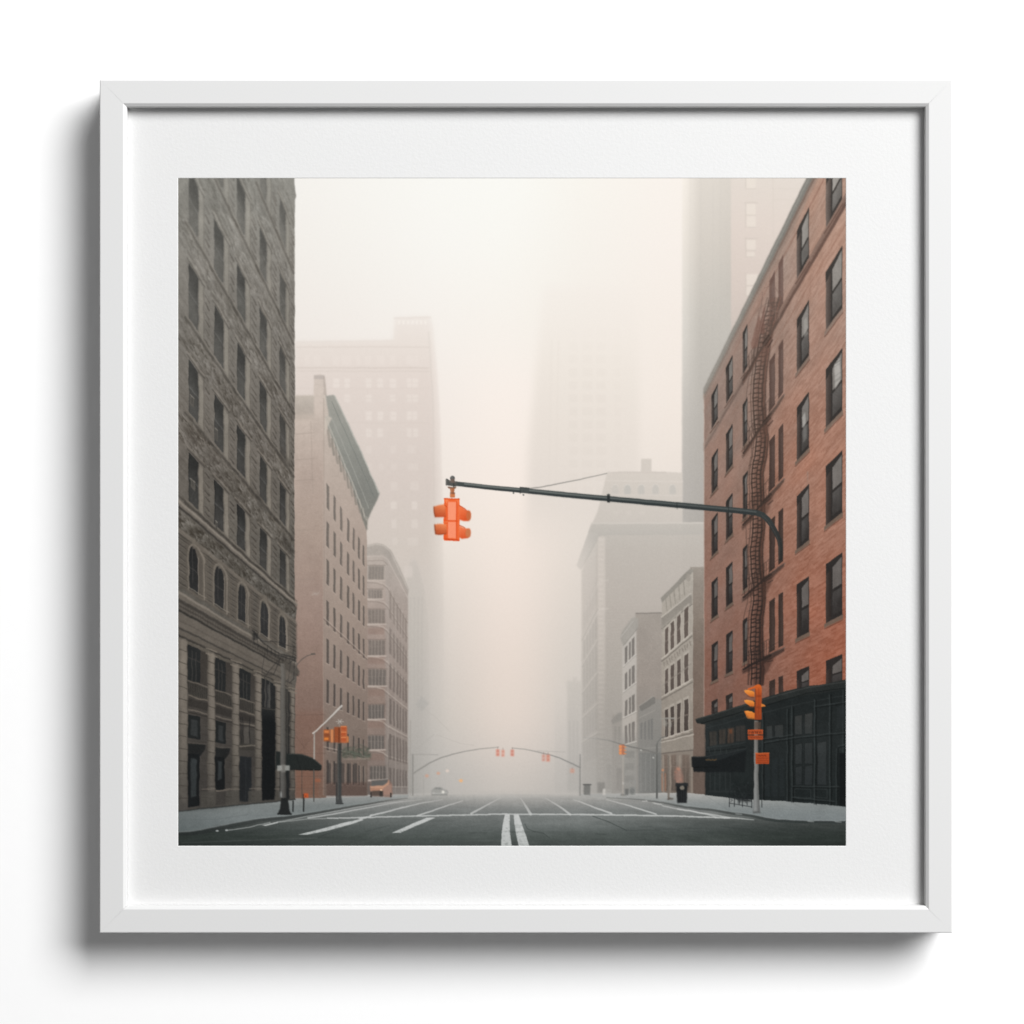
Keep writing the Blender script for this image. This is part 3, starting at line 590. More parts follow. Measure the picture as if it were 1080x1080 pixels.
# ground storeys
gs = vg((680, (94, 88, 80)), (760, (88, 83, 76)), (855, (72, 69, 65)))
fill([(187, Yv(187, .466)), (311, Yv(311, .466)), (311, 843), (250, 849.5), (187, 855.5)], grainy(gs, 4, .4, .5, 95), 1, .2)
bays = ((198, 211.5, 219), (227, 238, 245), (252.5, 264, 269), (276, 290.5, 291), (296.5, 305.5, 306.5))
dkg = vg((680, (42, 43, 43)), (760, (38, 40, 40)), (850, (28, 30, 31)))
for k, (x0, x1, xr) in enumerate(bays):
    g = lambda x: 855.5 - (x - 187) * .102
    fill([(x0, Yv(x0, .455)), (xr, Yv(xr, .455)), (xr, g(xr) - 2), (x0, g(x0) - 2)], vg((680, (60, 56, 52)), (760, (70, 66, 62)), (850, (64, 61, 58))), .97, .4)
    fill([(x0, Yv(x0, .455)), (x1, Yv(x1, .455)), (x1, Yv(x1, .345)), (x0, Yv(x0, .345))], dkg, .97, .3)
    for f in (.35, .65): 
        x = x0 + (x1 - x0) * f; line([(x, Yv(x, .44)), (x, Yv(x, .345))], .9, (68, 66, 63), .8, .4)
    line([(x0, Yv(x0, .415)), (x1, Yv(x1, .415))], .9, (66, 63, 60), .8, .4)
    # balustrade
    fill([(x0, Yv(x0, .345)), (xr, Yv(xr, .345)), (xr, Yv(xr, .296)), (x0, Yv(x0, .296))], (70, 66, 61), .95, .4)
    for x in np.arange(x0 + .8, xr - .5, 1.9): line([(x, Yv(x, .338)), (x, Yv(x, .303))], .9, (44, 43, 41), .8, .4)
    line([(x0, Yv(x0, .343)), (xr, Yv(xr, .343))], 1.2, (102, 95, 87), .9, .4); line([(x0, Yv(x0, .296)), (xr, Yv(xr, .296))], 1.4, (108, 100, 91), .9, .4)
    fill([(x0, Yv(x0, .288)), (xr, Yv(xr, .288)), (xr, Yv(xr, .262)), (x0, Yv(x0, .262))], (52, 49, 46), .8, .6)
    line([(x0, Yv(x0, .252)), (xr, Yv(xr, .252))], 1.3, (112, 104, 95), .8, .4); line([(x0, Yv(x0, .244)), (xr, Yv(xr, .244))], 1.2, (50, 47, 44), .7, .4)
    if k < 2:
        fill([(x0, Yv(x0, .238)), (x1, Yv(x1, .238)), (x1, Yv(x1, .163)), (x0, Yv(x0, .163))], (34, 36, 36), .97, .3)
        fill([(x0 + 3, Yv(x0, .222)), (x1 - 3, Yv(x1, .226)), (x1 - 3, Yv(x1, .172)), (x0 + 3, Yv(x0, .172))], (58, 60, 60), .8, .6)
        fill([(x0, Yv(x0, .145)), (xr - 2, Yv(xr, .15)), (xr - 3, Yv(xr, .132)), (x1, Yv(x1, .11)), (x0, Yv(x0, .11))], (34, 35, 35), .95, .5)
        line([(x0, Yv(x0, .148)), (xr - 1, Yv(xr, .152))], 1, (84, 79, 73), .8, .4)
        yb = g(x0) - (3 if k == 0 else 18)
        fill([(x0, Yv(x0, .115)), (x1 - 1, Yv(x1, .115)), (x1 - 1, yb - 1), (x0, yb)], (26, 28, 29), .97, .3)
        fill([(x0 + 3, Yv(x0, .10)), (x1 - 4, Yv(x1, .10)), (x1 - 4, yb - 12), (x0 + 3, yb - 10)], (62, 66, 67), .75, .5)
        if k == 1: line([(x0, yb + 1), (xr, yb - 1)], 1.6, (104, 97, 89), .9, .4)
    elif k == 2:
        fill([(x0, Yv(x0, .225)), (xr - 1, Yv(xr, .225)), (xr - 1, Yv(xr, .155)), (x0, Yv(x0, .15))], (60, 57, 53), .9, .4)
        fill([(257, 767), (263, 767), (263, 785), (257, 784)], (84, 80, 75), .9, .4); rect(264, 770, 268, 786, (72, 69, 65), .8, .4)
        for x in (254, 256, 263.5): line([(x, 757), (x, 784)], .8, (36, 36, 36), .8, .4)
        line([(253, 787), (269, 786.5)], 1.6, (112, 105, 96), .8, .4)
        fill([(x0, 798), (265, 798), (265, 845), (x0, 845.5)], (36, 38, 40), .97, .4); line([(259, 800), (259, 844)], .7, (50, 52, 53), .7)
    elif k == 3:
        fill([(x0, Yv(x0, .445)), (x1, Yv(x1, .445)), (x1, 843), (x0, 844)], vg((715, (44, 44, 44)), (748, (38, 39, 39)), (760, (24, 26, 27)), (843, (22, 24, 25))), .97, .4)
        for x in (280, 284.5): line([(x, 716), (x, 746)], 1.4, (84, 80, 76), .7, .5)
        rect(282, 722, 285, 747, (84, 82, 79), .6, .5); line([(276, 747.5), (291, 748.5)], 1.2, (70, 67, 63), .7, .5)
    else:
        fill([(x0, Yv(x0, .45)), (x1, Yv(x1, .45)), (x1, 843), (x0, 843)], vg((715, (62, 60, 57)), (760, (52, 51, 49)), (800, (34, 36, 36)), (843, (30, 32, 33))), .92, .5)
        for x in (299.5, 303): line([(x, 720), (x, 800)], .8, (92, 87, 80), .6, .4)
for x0, x1 in ((187, 198), (219, 227), (245, 252.5), (269, 276), (290.7, 296.5), (306.2, 311)):
    base = lambda x: 855.5 - (x - 187) * .102
    fill([(x0, Yv(x0, .462)), (x1, Yv(x1, .462)), (x1, base(x1)), (x0, base(x0))], vg((680, (110, 103, 94)), (740, (110, 103, 95)), (800, (94, 89, 82)), (856, (76, 73, 69))), .95, .3)
    line([(x0 + .5, Yv(x0, .45)), (x0 + .5, base(x0))], .9, (74, 69, 63), .6, .5); line([(x1 - .3, Yv(x1, .45)), (x1 - .3, base(x1))], .8, (60, 56, 52), .6, .5)
    line([(x0 + .62 * (x1 - x0), Yv(x0, .45)), (x0 + .62 * (x1 - x0), base(x0) - 12)], .55 * (x1 - x0), vg((690, (140, 131, 120)), (780, (122, 114, 105)), (840, (96, 91, 85))), .55, 2.2)
    for q in range(13):
        v = .43 - .038 * q
        line([(x0, Yv(x0, v)), (x1, Yv(x1, v))], .8, (60, 56, 51), .7, .4)
    if x0 > 190:
        for v in (.472, .455): line([(x0 - 1.5, Yv(x0, v)), (x1 + 1.5, Yv(x1, v))], 1.5, (128, 119, 108), .8, .4)
        fill([(x0 - (7 if x0 < 280 else 1), Yv(x0, -.005)), (x1, Yv(x1, -.005)), (x1, base(x1)), (x0 - (7 if x0 < 280 else 1), base(x0) + .8)], (76, 73, 68), .8, .4)
        line([(x0 - (6 if x0 < 280 else 1), Yv(x0, .003)), (x1, Yv(x1, .003))], 1, (114, 106, 97), .7, .4)
for q in range(0, 12):
    for (x0, x1, xr) in bays[:3]:
        v = .235 - .026 * q
        if v > -.03: line([(x1 + 1, Yv(x1, v)), (xr - .5, Yv(xr, v))], .7, (56, 52, 48), .5, .4)
line([(187, 855.6), (250, 849.6), (311, 843)], 1.4, (46, 47, 46), .7, .8)
# balcony and tangle of brackets near the corner
for pts, w in ((((266, 665), (272, 672), (280, 680), (296, 690), (311, 694)), 1.8), (((268, 678), (290, 690), (312, 697)), 1.4), (((275, 676), (295, 677), (310, 683)), .8), (((297, 692), (288, 712), (276, 709)), .8),
               (((296, 694), (284, 707), (279, 715)), .8), (((305, 700), (311, 695), (310, 715), (305, 720)), .9), (((279, 690), (276, 710), (286, 713)), .6), (((268, 666), (268, 680)), 1), (((272, 668), (272, 684)), .7), (((300, 690), (296, 716)), .7), (((310, 682), (303, 722)), .6)):
    line(list(pts), w, (44, 43, 42), .6, .5)
rect(266, 668, 272, 675, (36, 36, 36), .55, .8)
for k in range(7): line([(282 + 4 * k, 681 + 2.2 * k), (282 + 4 * k, 690 + 1.3 * k)], .7, (40, 40, 39), .55, .4)

# -------------------------------- red brick building on the right --------------------------------
i_bb = ID('brick_building'); labels[i_bb] = 'red brick building with sash windows rising to the top right corner'
bbc = vg((188, (175, 144, 130)), (280, (170, 135, 121)), (380, (166, 126, 111)), (470, (162, 118, 102)), (560, (158, 109, 92)), (650, (152, 99, 82)), (740, (140, 88, 72)))
def bb(X, Y):
    dx = X - VX; v = (VY - Y) / dx; u = 350 / dx
    hzz = (1 - sst(742, 872, X))[..., None]
    c = C3(bbc, X, Y)
    c = c + hzz * np.array((-14, 2, 8), np.float32) + (sst(500, 700, Y) * sst(800, 892, X))[..., None] * np.array((6, -2, -4), np.float32)
    g_ = c.mean(-1, keepdims=True); c = (g_ + (c - g_) * .94) * .985 + np.array((0, 2, 0), np.float32)
    n = fbm(u * 75, v * 175, 101, 3) * 8 + fbm(u * 9, v * 12, 102) * 6
    cs = np.abs(((v / .0062) % 1) - .5)
    n = n + 6 * (sst(.1, .4, cs) - .5) * sst(780, 860, X)
    bond = hashn(np.floor(u * 60 + .5 * (np.floor(v / .0062) % 2)), np.floor(v / .0062), 103)
    n = n + (bond - .5) * 17 * sst(760, 850, X)
    warm = (fbm(u * 5, v * 6, 104))[..., None] * np.array((6, -3, -6), np.float32) - (9 * np.clip(fbm(u * 7, v * 2.2, 105, 3), 0, 1))[..., None]
    return c + n[..., None] + warm
fill([(851.5, 187), (893, 187), (893, 730), (852, 734), (807, 744), (786, 750), (742.8, 762), (742.8, 414)], bb, 1, .25, i_bb)
# roof edge, joints and string course
for va, vb, c, a in ((1.965, 2.035, (136, 122, 112), .5), (2.0, 2.045, (120, 118, 112), .95), (2.02, 2.034, (142, 140, 133), .8), (1.985, 2.0, (112, 96, 87), .8), (1.925, 1.932, (128, 94, 80), .7),
                     (1.742, 1.764, (122, 100, 90), .95), (1.752, 1.76, (140, 116, 104), .7), (1.722, 1.742, (92, 72, 64), .9), (1.668, 1.674, (132, 96, 80), .5)):
    fill([(742, Yv(742, vb)), (893, Yv(893, vb)), (893, Yv(893, va)), (742, Yv(742, va))], mixc(c, (168, 158, 148), lambda X, Y: .35 * (1 - sst(745, 840, X))), a, .4, i_bb)
line([(742.6, 416), (742.6, 760)], 1.2, (178, 156, 144), .45, .6)
glass = {'hi': (150, 146, 140), 'lo': (98, 95, 92)}
def sash(x0, x1, t, h, far=0.0, big=True, cut=None):
    """a sash window seen from the left: shaded far jamb, two panes, stone sill"""
    b = t - h
    if cut is not None: b = max(b, cut)
    r = region(x0 - 2, min(Yv(x0, t), Yv(x1, t)) - 2, x1 + 2, max(Yv(x0, b), Yv(x1, b)) + 2)
    if r is None: return
    sl, X, Y = r
    v = (VY - Y) / (X - VX); m = (X > x0) & (X < x1) & (v < t) & (v > b)
    w = x1 - x0
    xr = x0 + w * (.30 if big else .36)          # edge of the jamb
    yy = np.clip((Y - 200) / 420, 0, 1)[..., None]
    jam = np.array((100, 90, 84), np.float32) * (1 - yy) + np.array((54, 47, 44), np.float32) * yy
    hi = np.array((146, 142, 136), np.float32) * (1 - yy) + np.array((92, 88, 85), np.float32) * yy
    lo = np.array((112, 109, 105), np.float32) * (1 - yy) + np.array((58, 56, 55), np.float32) * yy
    s = np.clip((X - x0) / w, 0, 1)
    tt = (t - v) / h
    vt = t - .024 * (1 - s) - .010                # soffit comes down towards the far jamb
    g = np.where((tt < .52)[..., None], hi, lo)
    g = g + (9 * fbm(X * .25, Y * .09, int(x0 * 7 + t * 100)))[..., None] - (16 * sst(.55, 1.0, tt))[..., None] + (np.array((10,), np.float32) * (1 - s)[..., None])
    fr = np.array((60, 57, 54), np.float32) * (1 - yy) + np.array((42, 40, 39), np.float32) * yy
    col = np.where((X < xr)[..., None], jam * (1.12 - .3 * sst(x0, xr, X)[..., None]), g)
    frame = ((X > xr) & (X < xr + w * .10)) | (X > x1 - w * .045) | (np.abs(tt - .52) < .026) | (v > vt) | (v < b + .014)
    col = np.where((frame & (X > xr - .2))[..., None] | (v > vt)[..., None], fr, col)
    put(sl, m, col, X, Y, .97, i_bb)
    fill([(x0 - (1.6 if big else .8), Yv(x0, b - .002)), (x1 + .6, Yv(x1, b + .002)), (x1 + .6, Yv(x1, b - .012)), (x0 - (1.6 if big else .8), Yv(x0, b - .014))], mixc((104, 90, 79), (140, 121, 110), lambda X, Y: 1 - sst(250, 560, Y)), .9 if cut is None else 0, .3, i_bb)
    line([(x0 - 1.5, Yv(x0, b - .017)), (x1 + .6, Yv(x1, b - .015))], .9, (72, 50, 42), .6, .4)
rowsR = [.403 + .3055 * k for k in range(6)]
for k, t in enumerate(rowsR):
    h = .186
    cut = 1.764 if k == 5 else None
    for x0, x1, big in ((871, 888.4, True), (840.4, 853.4, True), (765.6, 772.8, False), (750.3, 757, False)):
        tt = t if x0 > 800 else t + (.0 if x0 > 760 else .0)
        if k == 0 and x0 > 860: sash(x0, x1, .405, .10, 0, big)
        elif k == 0 and x0 > 800: sash(x0, x1, .41, .09, 0, big)
        elif k == 0: sash(x0, x1, (.43 if x0 > 760 else .433), .078 if x0 > 760 else .075, 0, big)
        else: sash(x0, x1, tt, h if x0 > 780 else .18, 0, big, cut if k == 5 else None)
    for x0, x1 in ((783.4, 788.2),):
        if k: sash(x0, x1, t + .01, .18, 0, False, cut)
    # tall narrow windows either side of the iron stair
    for x0, x1 in ((811.4, 817.4), (821, 826)):
        tt = t + .01; b = tt - .195
        if k == 5: b = 1.764
        if k == 0: tt, b = .415, .345
        fill(vquad(x0, x1, b, tt), mixc((106, 84, 76), (54, 44, 40), lambda X, Y: sst(260, 600, Y)), .95, .3, i_bb)
        fill(vquad(x0 + 2.4, x1 - .3, b + .01, tt - .03), mixc((126, 108, 100), (76, 62, 57), lambda X, Y: sst(260, 600, Y)), .55, .4, i_bb)
        line([(x0 - 1, Yv(x0, b - .012)), (x1 + 1.5, Yv(x1, b - .008))], 1.5, mixc((140, 122, 112), (116, 98, 90), lambda X, Y: sst(300, 600, Y)), .85 if 0 < k < 5 else 0, .4)
# reflections in a few panes
for pts, c, a in ((((880, 384), (886, 377), (886.5, 401), (880.5, 411)), (196, 192, 186), .6), (((846, 440), (849, 434), (850, 446), (847, 452)), (190, 187, 181), .6), (((848, 338), (851, 334), (852, 352), (848, 356)), (172, 168, 161), .5), (((847, 450), (851, 447), (851, 462), (847, 467)), (150, 148, 143), .4), (((851, 498), (852, 497), (852, 515)), (128, 126, 122), .5)):
    fill(list(pts), c, a, .6)
for k in range(9):
    y = rng.uniform(380, 410); line([(880, y), (887, y - 5)], .5, (90, 88, 85), .4, .4)

# -------------------------------- iron fire escape -----------------------------------------------
i_fe = ID('fire_escape'); labels[i_fe] = 'rusty iron fire escape winding down the brick wall'
fec = vg((300, (100, 84, 76)), (400, (80, 66, 59)), (500, (64, 52, 46)), (620, (52, 42, 38)), (720, (42, 35, 33)))
sh = vg((300, (122, 94, 83)), (450, (96, 71, 61)), (600, (74, 53, 45)), (720, (60, 43, 38)))
pathc = [(817, 314), (811, 336), (806, 356), (802.5, 378), (800, 402), (799, 424), (800.5, 446), (803, 462), (801, 480), (797.5, 500), (798, 522), (799, 541), (799, 556), (796.5, 580), (797, 602), (799.5, 618), (799.5, 634), (797, 652), (796.5, 672), (797, 690), (798, 706), (797, 722)]
fill([(x - 3, y) for x, y in pathc] + [(x + 8.5, y) for x, y in pathc[::-1]], sh, .55, 1.4)
line([(x + 6.2, y) for x, y in pathc], 3.0, sh, .75, .9, i_fe)
for off, w in ((-4.8, 1.6), (4.4, 2.0), (.3, .9), (7.8, 1.3), (-7.4, 1.0)):
    line([(x + off, y) for x, y in pathc], w, fec, .85 if abs(off) < 5 else .6, .5, i_fe)
d = 0; last = pathc[0]
yy = 318.0
py = [p[1] for p in pathc]; px = [p[0] for p in pathc]
kk = 0
line([(x - 10.5 + 2.2 * math.sin(y * .055), y) for x, y in pathc], .9, fec, .45, .6, i_fe)
while yy < 718:
    x = float(np.interp(yy, py, px)); step = 5.0 if kk % 7 else 3.4
    j = rng.uniform(-.6, .6)
    line([(x - 5, yy + 1.6 + j), (x + .4, yy + .4 + j)], 1.4, fec, .9, .4, i_fe); line([(x + .4, yy + 2.2 - j), (x + 5, yy + 1.2 - j)], 1.4, fec, .9, .4, i_fe)
    if kk % 3 == 1: line([(x + .5, yy), (x + .5 + j, yy + step)], .8, fec, .5, .4, i_fe)
    if kk % 2 == 0: line([(x - 9.6, yy + 3), (x - 4.6, yy + 1)], .7, fec, .5, .5, i_fe)
    if kk % 3 == 0: line([(x + 4.6, yy), (x + 8, yy - 1.8)], .8, fec, .6, .4, i_fe)
    yy += step; kk += 1
for k, t in enumerate(rowsR):
    if k == 0: continue
    v = t - .198
    if k == 5: v = 1.735
    y = lambda x, dv=0: Yv(x, v + dv)
    fill([(782, y(782, .0)), (794, y(794)), (794, y(794, -.022)), (783, y(783, -.02))], fec, .45, .6)
    fill([(804, y(804, .012)), (827, y(827, .002)), (827, y(827, -.01)), (806, y(806, -.02))], fec, .7, .5, i_fe)
    fill([(803, y(803, -.012)), (817, y(817, -.012)), (810, y(810, -.055)), (803, y(803, -.075))], sh, .55, 1.2)
    for q in range(7):
        x = 790 + 3.0 * q; line([(x, y(x, .0)), (x, y(x, .062))], .7, fec, .6, .4, i_fe)
    line([(785, y(785, .062)), (812, y(812, .066))], .8, fec, .55, .4, i_fe); line([(785, y(785, .03)), (826, y(826, .035))], .6, fec, .4, .4)
    line([(784, y(784)), (813, y(813))], 2.4, fec, .9, .5, i_fe); line([(784, y(784, -.012)), (808, y(808, -.012))], 1.0, sh, .7, .5)
    for x in (785, 790, 795, 800, 806, 811): line([(x, y(x)), (x, y(x, .06))], .8, fec, .6, .4, i_fe)
    for q in range(3): line([(804 + 3 * q, y(806, -.006 * q)), (811 + 2 * q, y(811, .004 - .01 * q))], 1.1, (48, 38, 34), .6, .4, i_fe)
for pts in (((806, 304), (812, 302), (818, 303), (822, 311)), ((804, 308), (803, 330)), ((812, 302), (812, 340)), ((800, 325), (806, 322), (820, 330)), ((818, 303), (818, 338)), ((797, 330), (800, 325), (799, 345)), ((816, 330), (822, 328), (822, 340))):
    line(list(pts), .7, (128, 106, 96), .7, .4, i_fe)
fill([(792, 362), (798, 340), (801, 332), (803, 340), (799, 366), (793, 368)], (118, 86, 75), .6, .6)
fill([(801, 352), (805, 325), (807, 322), (806, 352)], (112, 82, 72), .6, .6)

# -------------------------------- shopfront ------------------------------------------------------
i_sf = ID('shopfront'); labels[i_sf] = 'black painted shopfront under the red brick wall'
sfc = lambda X, Y: C3(vg((720, (30, 34, 34)), (780, (36, 40, 40)), (850, (29, 34, 34))), X, Y) + (2.0 * fbm(X * .3, Y * .3, 111) + 5 * (1 - sst(744, 800, X)))[..., None]
fill([(744, 762), (786, 749), (807, 742), (852, 729), (893, 722), (893, 851), (860, 847.5), (820, 844.5), (776, 842.5), (744, 838.5)], sfc, 1, .3, i_sf)
fill([(733.5, 758.5), (760, 750.5), (785, 742.5), (807, 735.5), (830, 728.5), (852, 723.5), (870, 721.5), (893, 716.5), (893, 727), (870, 730.5), (852, 732.5), (820, 740), (786, 752), (745, 764.5), (735, 762.5)], (40, 43, 42), 1, .3, i_sf)
line([(734, 759), (785, 743.5), (807, 737), (852, 725), (893, 719)], 1.2, (62, 64, 62), .8, .5); line([(740, 763), (786, 750), (852, 731), (893, 726)], 1, (20, 23, 23), .8, .5)
line([(745, 768), (786, 757), (830, 745), (893, 733)], .8, (52, 56, 56), .6, .4)
fr = (54, 59, 59)
for x0, x1, y0, y1, c in ((748, 756, 772, 787, (60, 57, 53)), (758, 765.5, 770, 785, (62, 57, 52)), (767, 774, 768.5, 784, (72, 60, 52)), (775.5, 786, 766, 782, (56, 53, 50))):
    fill([(x0, y0), (x1, y0 - 1), (x1, y1 - 1), (x0, y1)], c, .9, .4)
    line([(x0, y0), (x0, y1)], .8, (26, 29, 29), .8, .4); line([((x0 + x1) / 2, y0), ((x0 + x1) / 2, y1)], .6, (36, 37, 36), .7, .4)
rect(769.5, 769, 772, 774, (128, 72, 44), .55, .7)
line([(745, 789), (786, 783)], 1.4, (50, 55, 55), .8, .4); line([(745, 793), (786, 788)], 1, (24, 27, 27), .8, .4)
for x in (748, 754, 760, 766, 772, 778): line([(x, 790), (x, 794)], .7, (60, 64, 63), .6, .4)
for x0, x1, y0, y1 in ((838, 846, 755, 775), (848.5, 857, 753, 774), (838.5, 846, 785, 806), (848.5, 857, 784, 806), (838.5, 846, 809, 828), (848.5, 857, 808, 828), (862, 872, 783, 828), (817, 826, 765, 778), (808, 815, 766, 780)):
    fill([(x0, y0), (x1, y0 - 1.5), (x1, y1), (x0, y1)], vg((750, (64, 64, 62)), (780, (54, 57, 57)), (828, (46, 50, 51))), .75, .5)
    line([(x0, y0), (x1, y0 - 1.5), (x1, y1), (x0, y1), (x0, y0)], .7, (24, 27, 27), .7, .4)
for x, y0, y1, a in ((835, 745, 846, .8), (859, 738, 848, .8), (875, 733, 849, .8), (889, 728, 850, .6), (830, 748, 845, .6), (804, 752, 843, .7), (882, 790, 849, .5)):
    line([(x, y0), (x, y1)], 1.2, fr, a, .4); line([(x + 1.8, y0), (x + 1.8, y1)], 1.4, (18, 21, 21), .7, .5)
for pts in (((806, 783), (836, 778), (893, 772)), ((836, 829), (893, 830)), ((836, 841), (880, 845)), ((805, 779), (836, 775)), ((860, 745), (893, 740)), ((884, 787), (893, 785))):
    line(list(pts), 1.1, fr, .7, .5); line([(x, y + 1.6) for x, y in pts], 1, (18, 21, 21), .6, .5)
for x0, x1 in ((838, 855), (859, 872)): line([(x0, 832), (x1, 832.5), (x1, 842), (x0, 840.5), (x0, 832)], .8, (50, 55, 55), .7, .4)
for x0, x1 in ((807, 812), (814, 820), (822, 827)): fill([(x0, 800), (x1, 799), (x1, 840), (x0, 840)], (38, 43, 44), .7, .5)
rect(885.5, 794, 893, 850, (16, 18, 19), .8, .8)
rect(883, 745, 893, 768, (44, 48, 49), .5, .8)
for x in (749, 754, 759, 765, 770): line([(x, 812), (x, 834)], .8, (52, 56, 56), .7, .4)
rect(747, 834, 776, 836, (48, 52, 52), .6, .4)
line([(743.5, 764), (743.5, 838)], 1, (66, 60, 56), .5, .6)
i_aw = ID('awning'); labels[i_aw] = 'black awning over the shop corner beside the brick building'
fill([(729.3, 798.2), (744.5, 797.8), (787, 789.5), (786, 814), (744, 814.5), (731.5, 814), (730.5, 809.5), (729.3, 808.5)], (26, 29, 30), .97, .4, i_aw)
fill([(744.5, 797.8), (787, 789.5), (786, 792), (757, 802), (745, 803)], (38, 42, 43), .8, .5)
line([(729.5, 798.4), (744.5, 798), (787, 789.8)], .8, (52, 56, 56), .7, .4)
for k in range(6): line([(744.5 + 2 * k, 801.6), (745.6 + 2 * k, 801.6 - (k % 2) * .8)], 1.3, (98, 76, 50), .7, .3)
line([(731, 809.5), (757, 808.5)], .8, (16, 18, 18), .7, .4)

# -------------------------------- street furniture, left -----------------------------------------
i_al = ID('awning'); labels[i_al] = 'dark green awning reaching over the left pavement'
fill([(291, 792), (300, 794), (305, 795), (319, 795.5), (329, 799), (339.5, 807.5), (339, 812), (336, 812.8), (303, 811.8), (291, 811)], (36, 40, 39), .98, .6, i_al)
line([(304, 795.6), (319, 796), (329, 799.5), (339, 807.5)], .8, (58, 62, 60), .8, .4)
line([(312, 796), (317, 811)], .6, (24, 27, 27), .7); line([(303, 811.5), (338, 812)], .8, (20, 22, 22), .8)
line([(331, 812), (331, 845)], 1.3, (78, 78, 74), .9, .4, i_al)
line([(318.5, 812), (318.5, 842)], .8, (60, 60, 57), .6, .4)
i_lp = ID('street_lamp'); labels[i_lp] = 'stout lamp post with small white street name plates on the left pavement'
pole = lambda X, Y: C3(vg((690, (96, 92, 86)), (760, (86, 83, 78)), (840, (80, 78, 75))), X, Y) + (16 * np.cos((X - 297.3) * .55))[..., None]
line([(303.5, 716), (297, 724), (298.6, 740)], 1.2, (70, 68, 65), .6, .5)
fill([(296, 700), (301, 700), (302, 842), (295.5, 842)], pole, .93, .4, i_lp)
for pts, w in ((((314, 700), (317.5, 696), (324, 691.5), (331, 690)), .9), (((303, 722), (308, 712), (314, 700)), .8), (((329, 689.6), (332, 689.8)), 1.8), (((298, 702), (304, 712)), .8)):
    line(list(pts), w, (92, 86, 81), .85, .4, i_lp)
fill([(296.5, 842), (303.5, 842), (305.5, 855), (307, 858.5), (292.8, 858.5), (295.3, 853)], (34, 36, 36), .97, .4, i_lp)
line([(293, 858.5), (307, 858.5)], 1.6, (28, 30, 30), .9, .5, i_lp)
i_np = ID('street_sign'); labels[i_np] = 'pair of small white street name plates on the lamp post'
rect(292.2, 807.3, 298, 812.8, (166, 166, 161), .9, .4, i_np); rect(300.5, 807.3, 305.8, 812.8, (160, 160, 155), .9, .4, i_np); rect(297, 806.5, 301.5, 814.5, (124, 122, 117), .8, .5)
for x in (293.5, 295.2, 302, 303.8): line([(x, 809), (x + .5, 811)], .6, (110, 110, 106), .6, .3)
rect(294.8, 835, 297, 841, (168, 170, 168), .8, .4)
line([(295.3, 814), (295.3, 841)], .8, (44, 44, 43), .8, .4)
i_bo = ID('bollard'); labels[i_bo] = 'thin posts by the kerb, one with an orange plate'
line([(309, 845), (309, 855.5)], 1.6, (46, 49, 49), .95, .4, i_bo); line([(320.2, 838), (320.2, 855.5)], 1.7, (46, 48, 47), .95, .4, i_bo)
rect(320.4, 836.8, 325.2, 841.2, (196, 88, 46), .92, .5, i_bo); ell(322.4, 839.6, .8, .9, (120, 60, 40), .7, .3)
rect(332, 821.5, 338, 825, (176, 98, 66), .45, .6)
i_la = ID('street_lamp'); labels[i_la] = 'slim white lamp arm slanting over the awning'
line([(331.3, 774), (331.3, 800)], 1.5, (168, 163, 156), .9, .4, i_la)
line([(329.8, 773.6), (334, 770.5), (346, 759), (360.5, 744.4)], [1.6, 1.6, 1.5, 2.0], (208, 203, 196), .85, .5, i_la)
line([(330.5, 774.8), (347, 759.5), (361, 745.8)], .6, (120, 113, 107), .5, .4)
for pts in (((331, 776), (320, 788), (316, 793)), ((318, 778), (322, 796)), ((312, 776), (322, 790))): line(list(pts), .6, (96, 76, 68), .4, .5)
i_tl = ID('traffic_light'); labels[i_tl] = 'cluster of orange traffic lights on a dark post at the left corner'
fill([(356.2, 784), (359.8, 784), (360.3, 842), (361.3, 847.5), (355.2, 847.5), (355.8, 842)], vg((784, (60, 60, 58)), (847, (66, 68, 68))), .97, .4, i_tl)
line([(357, 786), (357, 843)], .7, (96, 96, 92), .6, .4); line([(354.5, 847.5), (361.5, 847.5)], 1.4, (54, 56, 56), .9, .4, i_tl)
line([(355, 826), (355, 846)], 1.4, (52, 54, 54), .8, .4)
for k in range(6):
    t = k * math.pi / 3; line([(358.5, 761), (358.5 + 4 * math.cos(t), 761 + 2.4 * math.sin(t))], .8, (196, 190, 182), .7, .4)
line([(358, 760), (358, 770)], .8, (150, 146, 140), .8)
rect(341.3, 769.3, 348, 781.8, (150, 84, 50), .97, .4, i_tl); rect(342, 770.3, 347, 773, (214, 132, 78), .9, .4); rect(342, 778, 346.5, 780.5, (232, 138, 62), .9, .4); rect(342, 774, 347.5, 776.5, (126, 70, 46), .7, .4)
rect(348.4, 769, 351.9, 783, (190, 118, 76), .97, .5, i_tl); line([(350, 770), (350, 782)], .8, (226, 158, 108), .8, .4)
rect(352.5, 766.8, 359.4, 783.2, (150, 80, 48), .97, .4, i_tl); line([(357.5, 768), (357.5, 783)], 1.4, (92, 50, 34), .7, .4)
rect(359.2, 765.8, 366, 783.4, (184, 100, 62), .97, .5, i_tl)
for y in (768, 774, 779.5): ell(362.4, y, 2.6, 2.1, (176, 84, 48), .8, .4); line([(360, y - 1.8), (365, y - 1.8)], .8, (232, 150, 96), .8, .4)
rect(366, 776.5, 367.8, 783, (226, 134, 74), .9, .4, i_tl)
i_tr = ID('truck'); labels[i_tr] = 'orange fronted truck parked at the left kerb with a grey windscreen'
fill([(390.4, 830), (391.5, 823), (398, 821.8), (409, 821.4), (410, 822), (413.5, 827), (414, 838), (412.5, 841), (391, 839.5)], (140, 112, 100), .85, .5, i_tr)
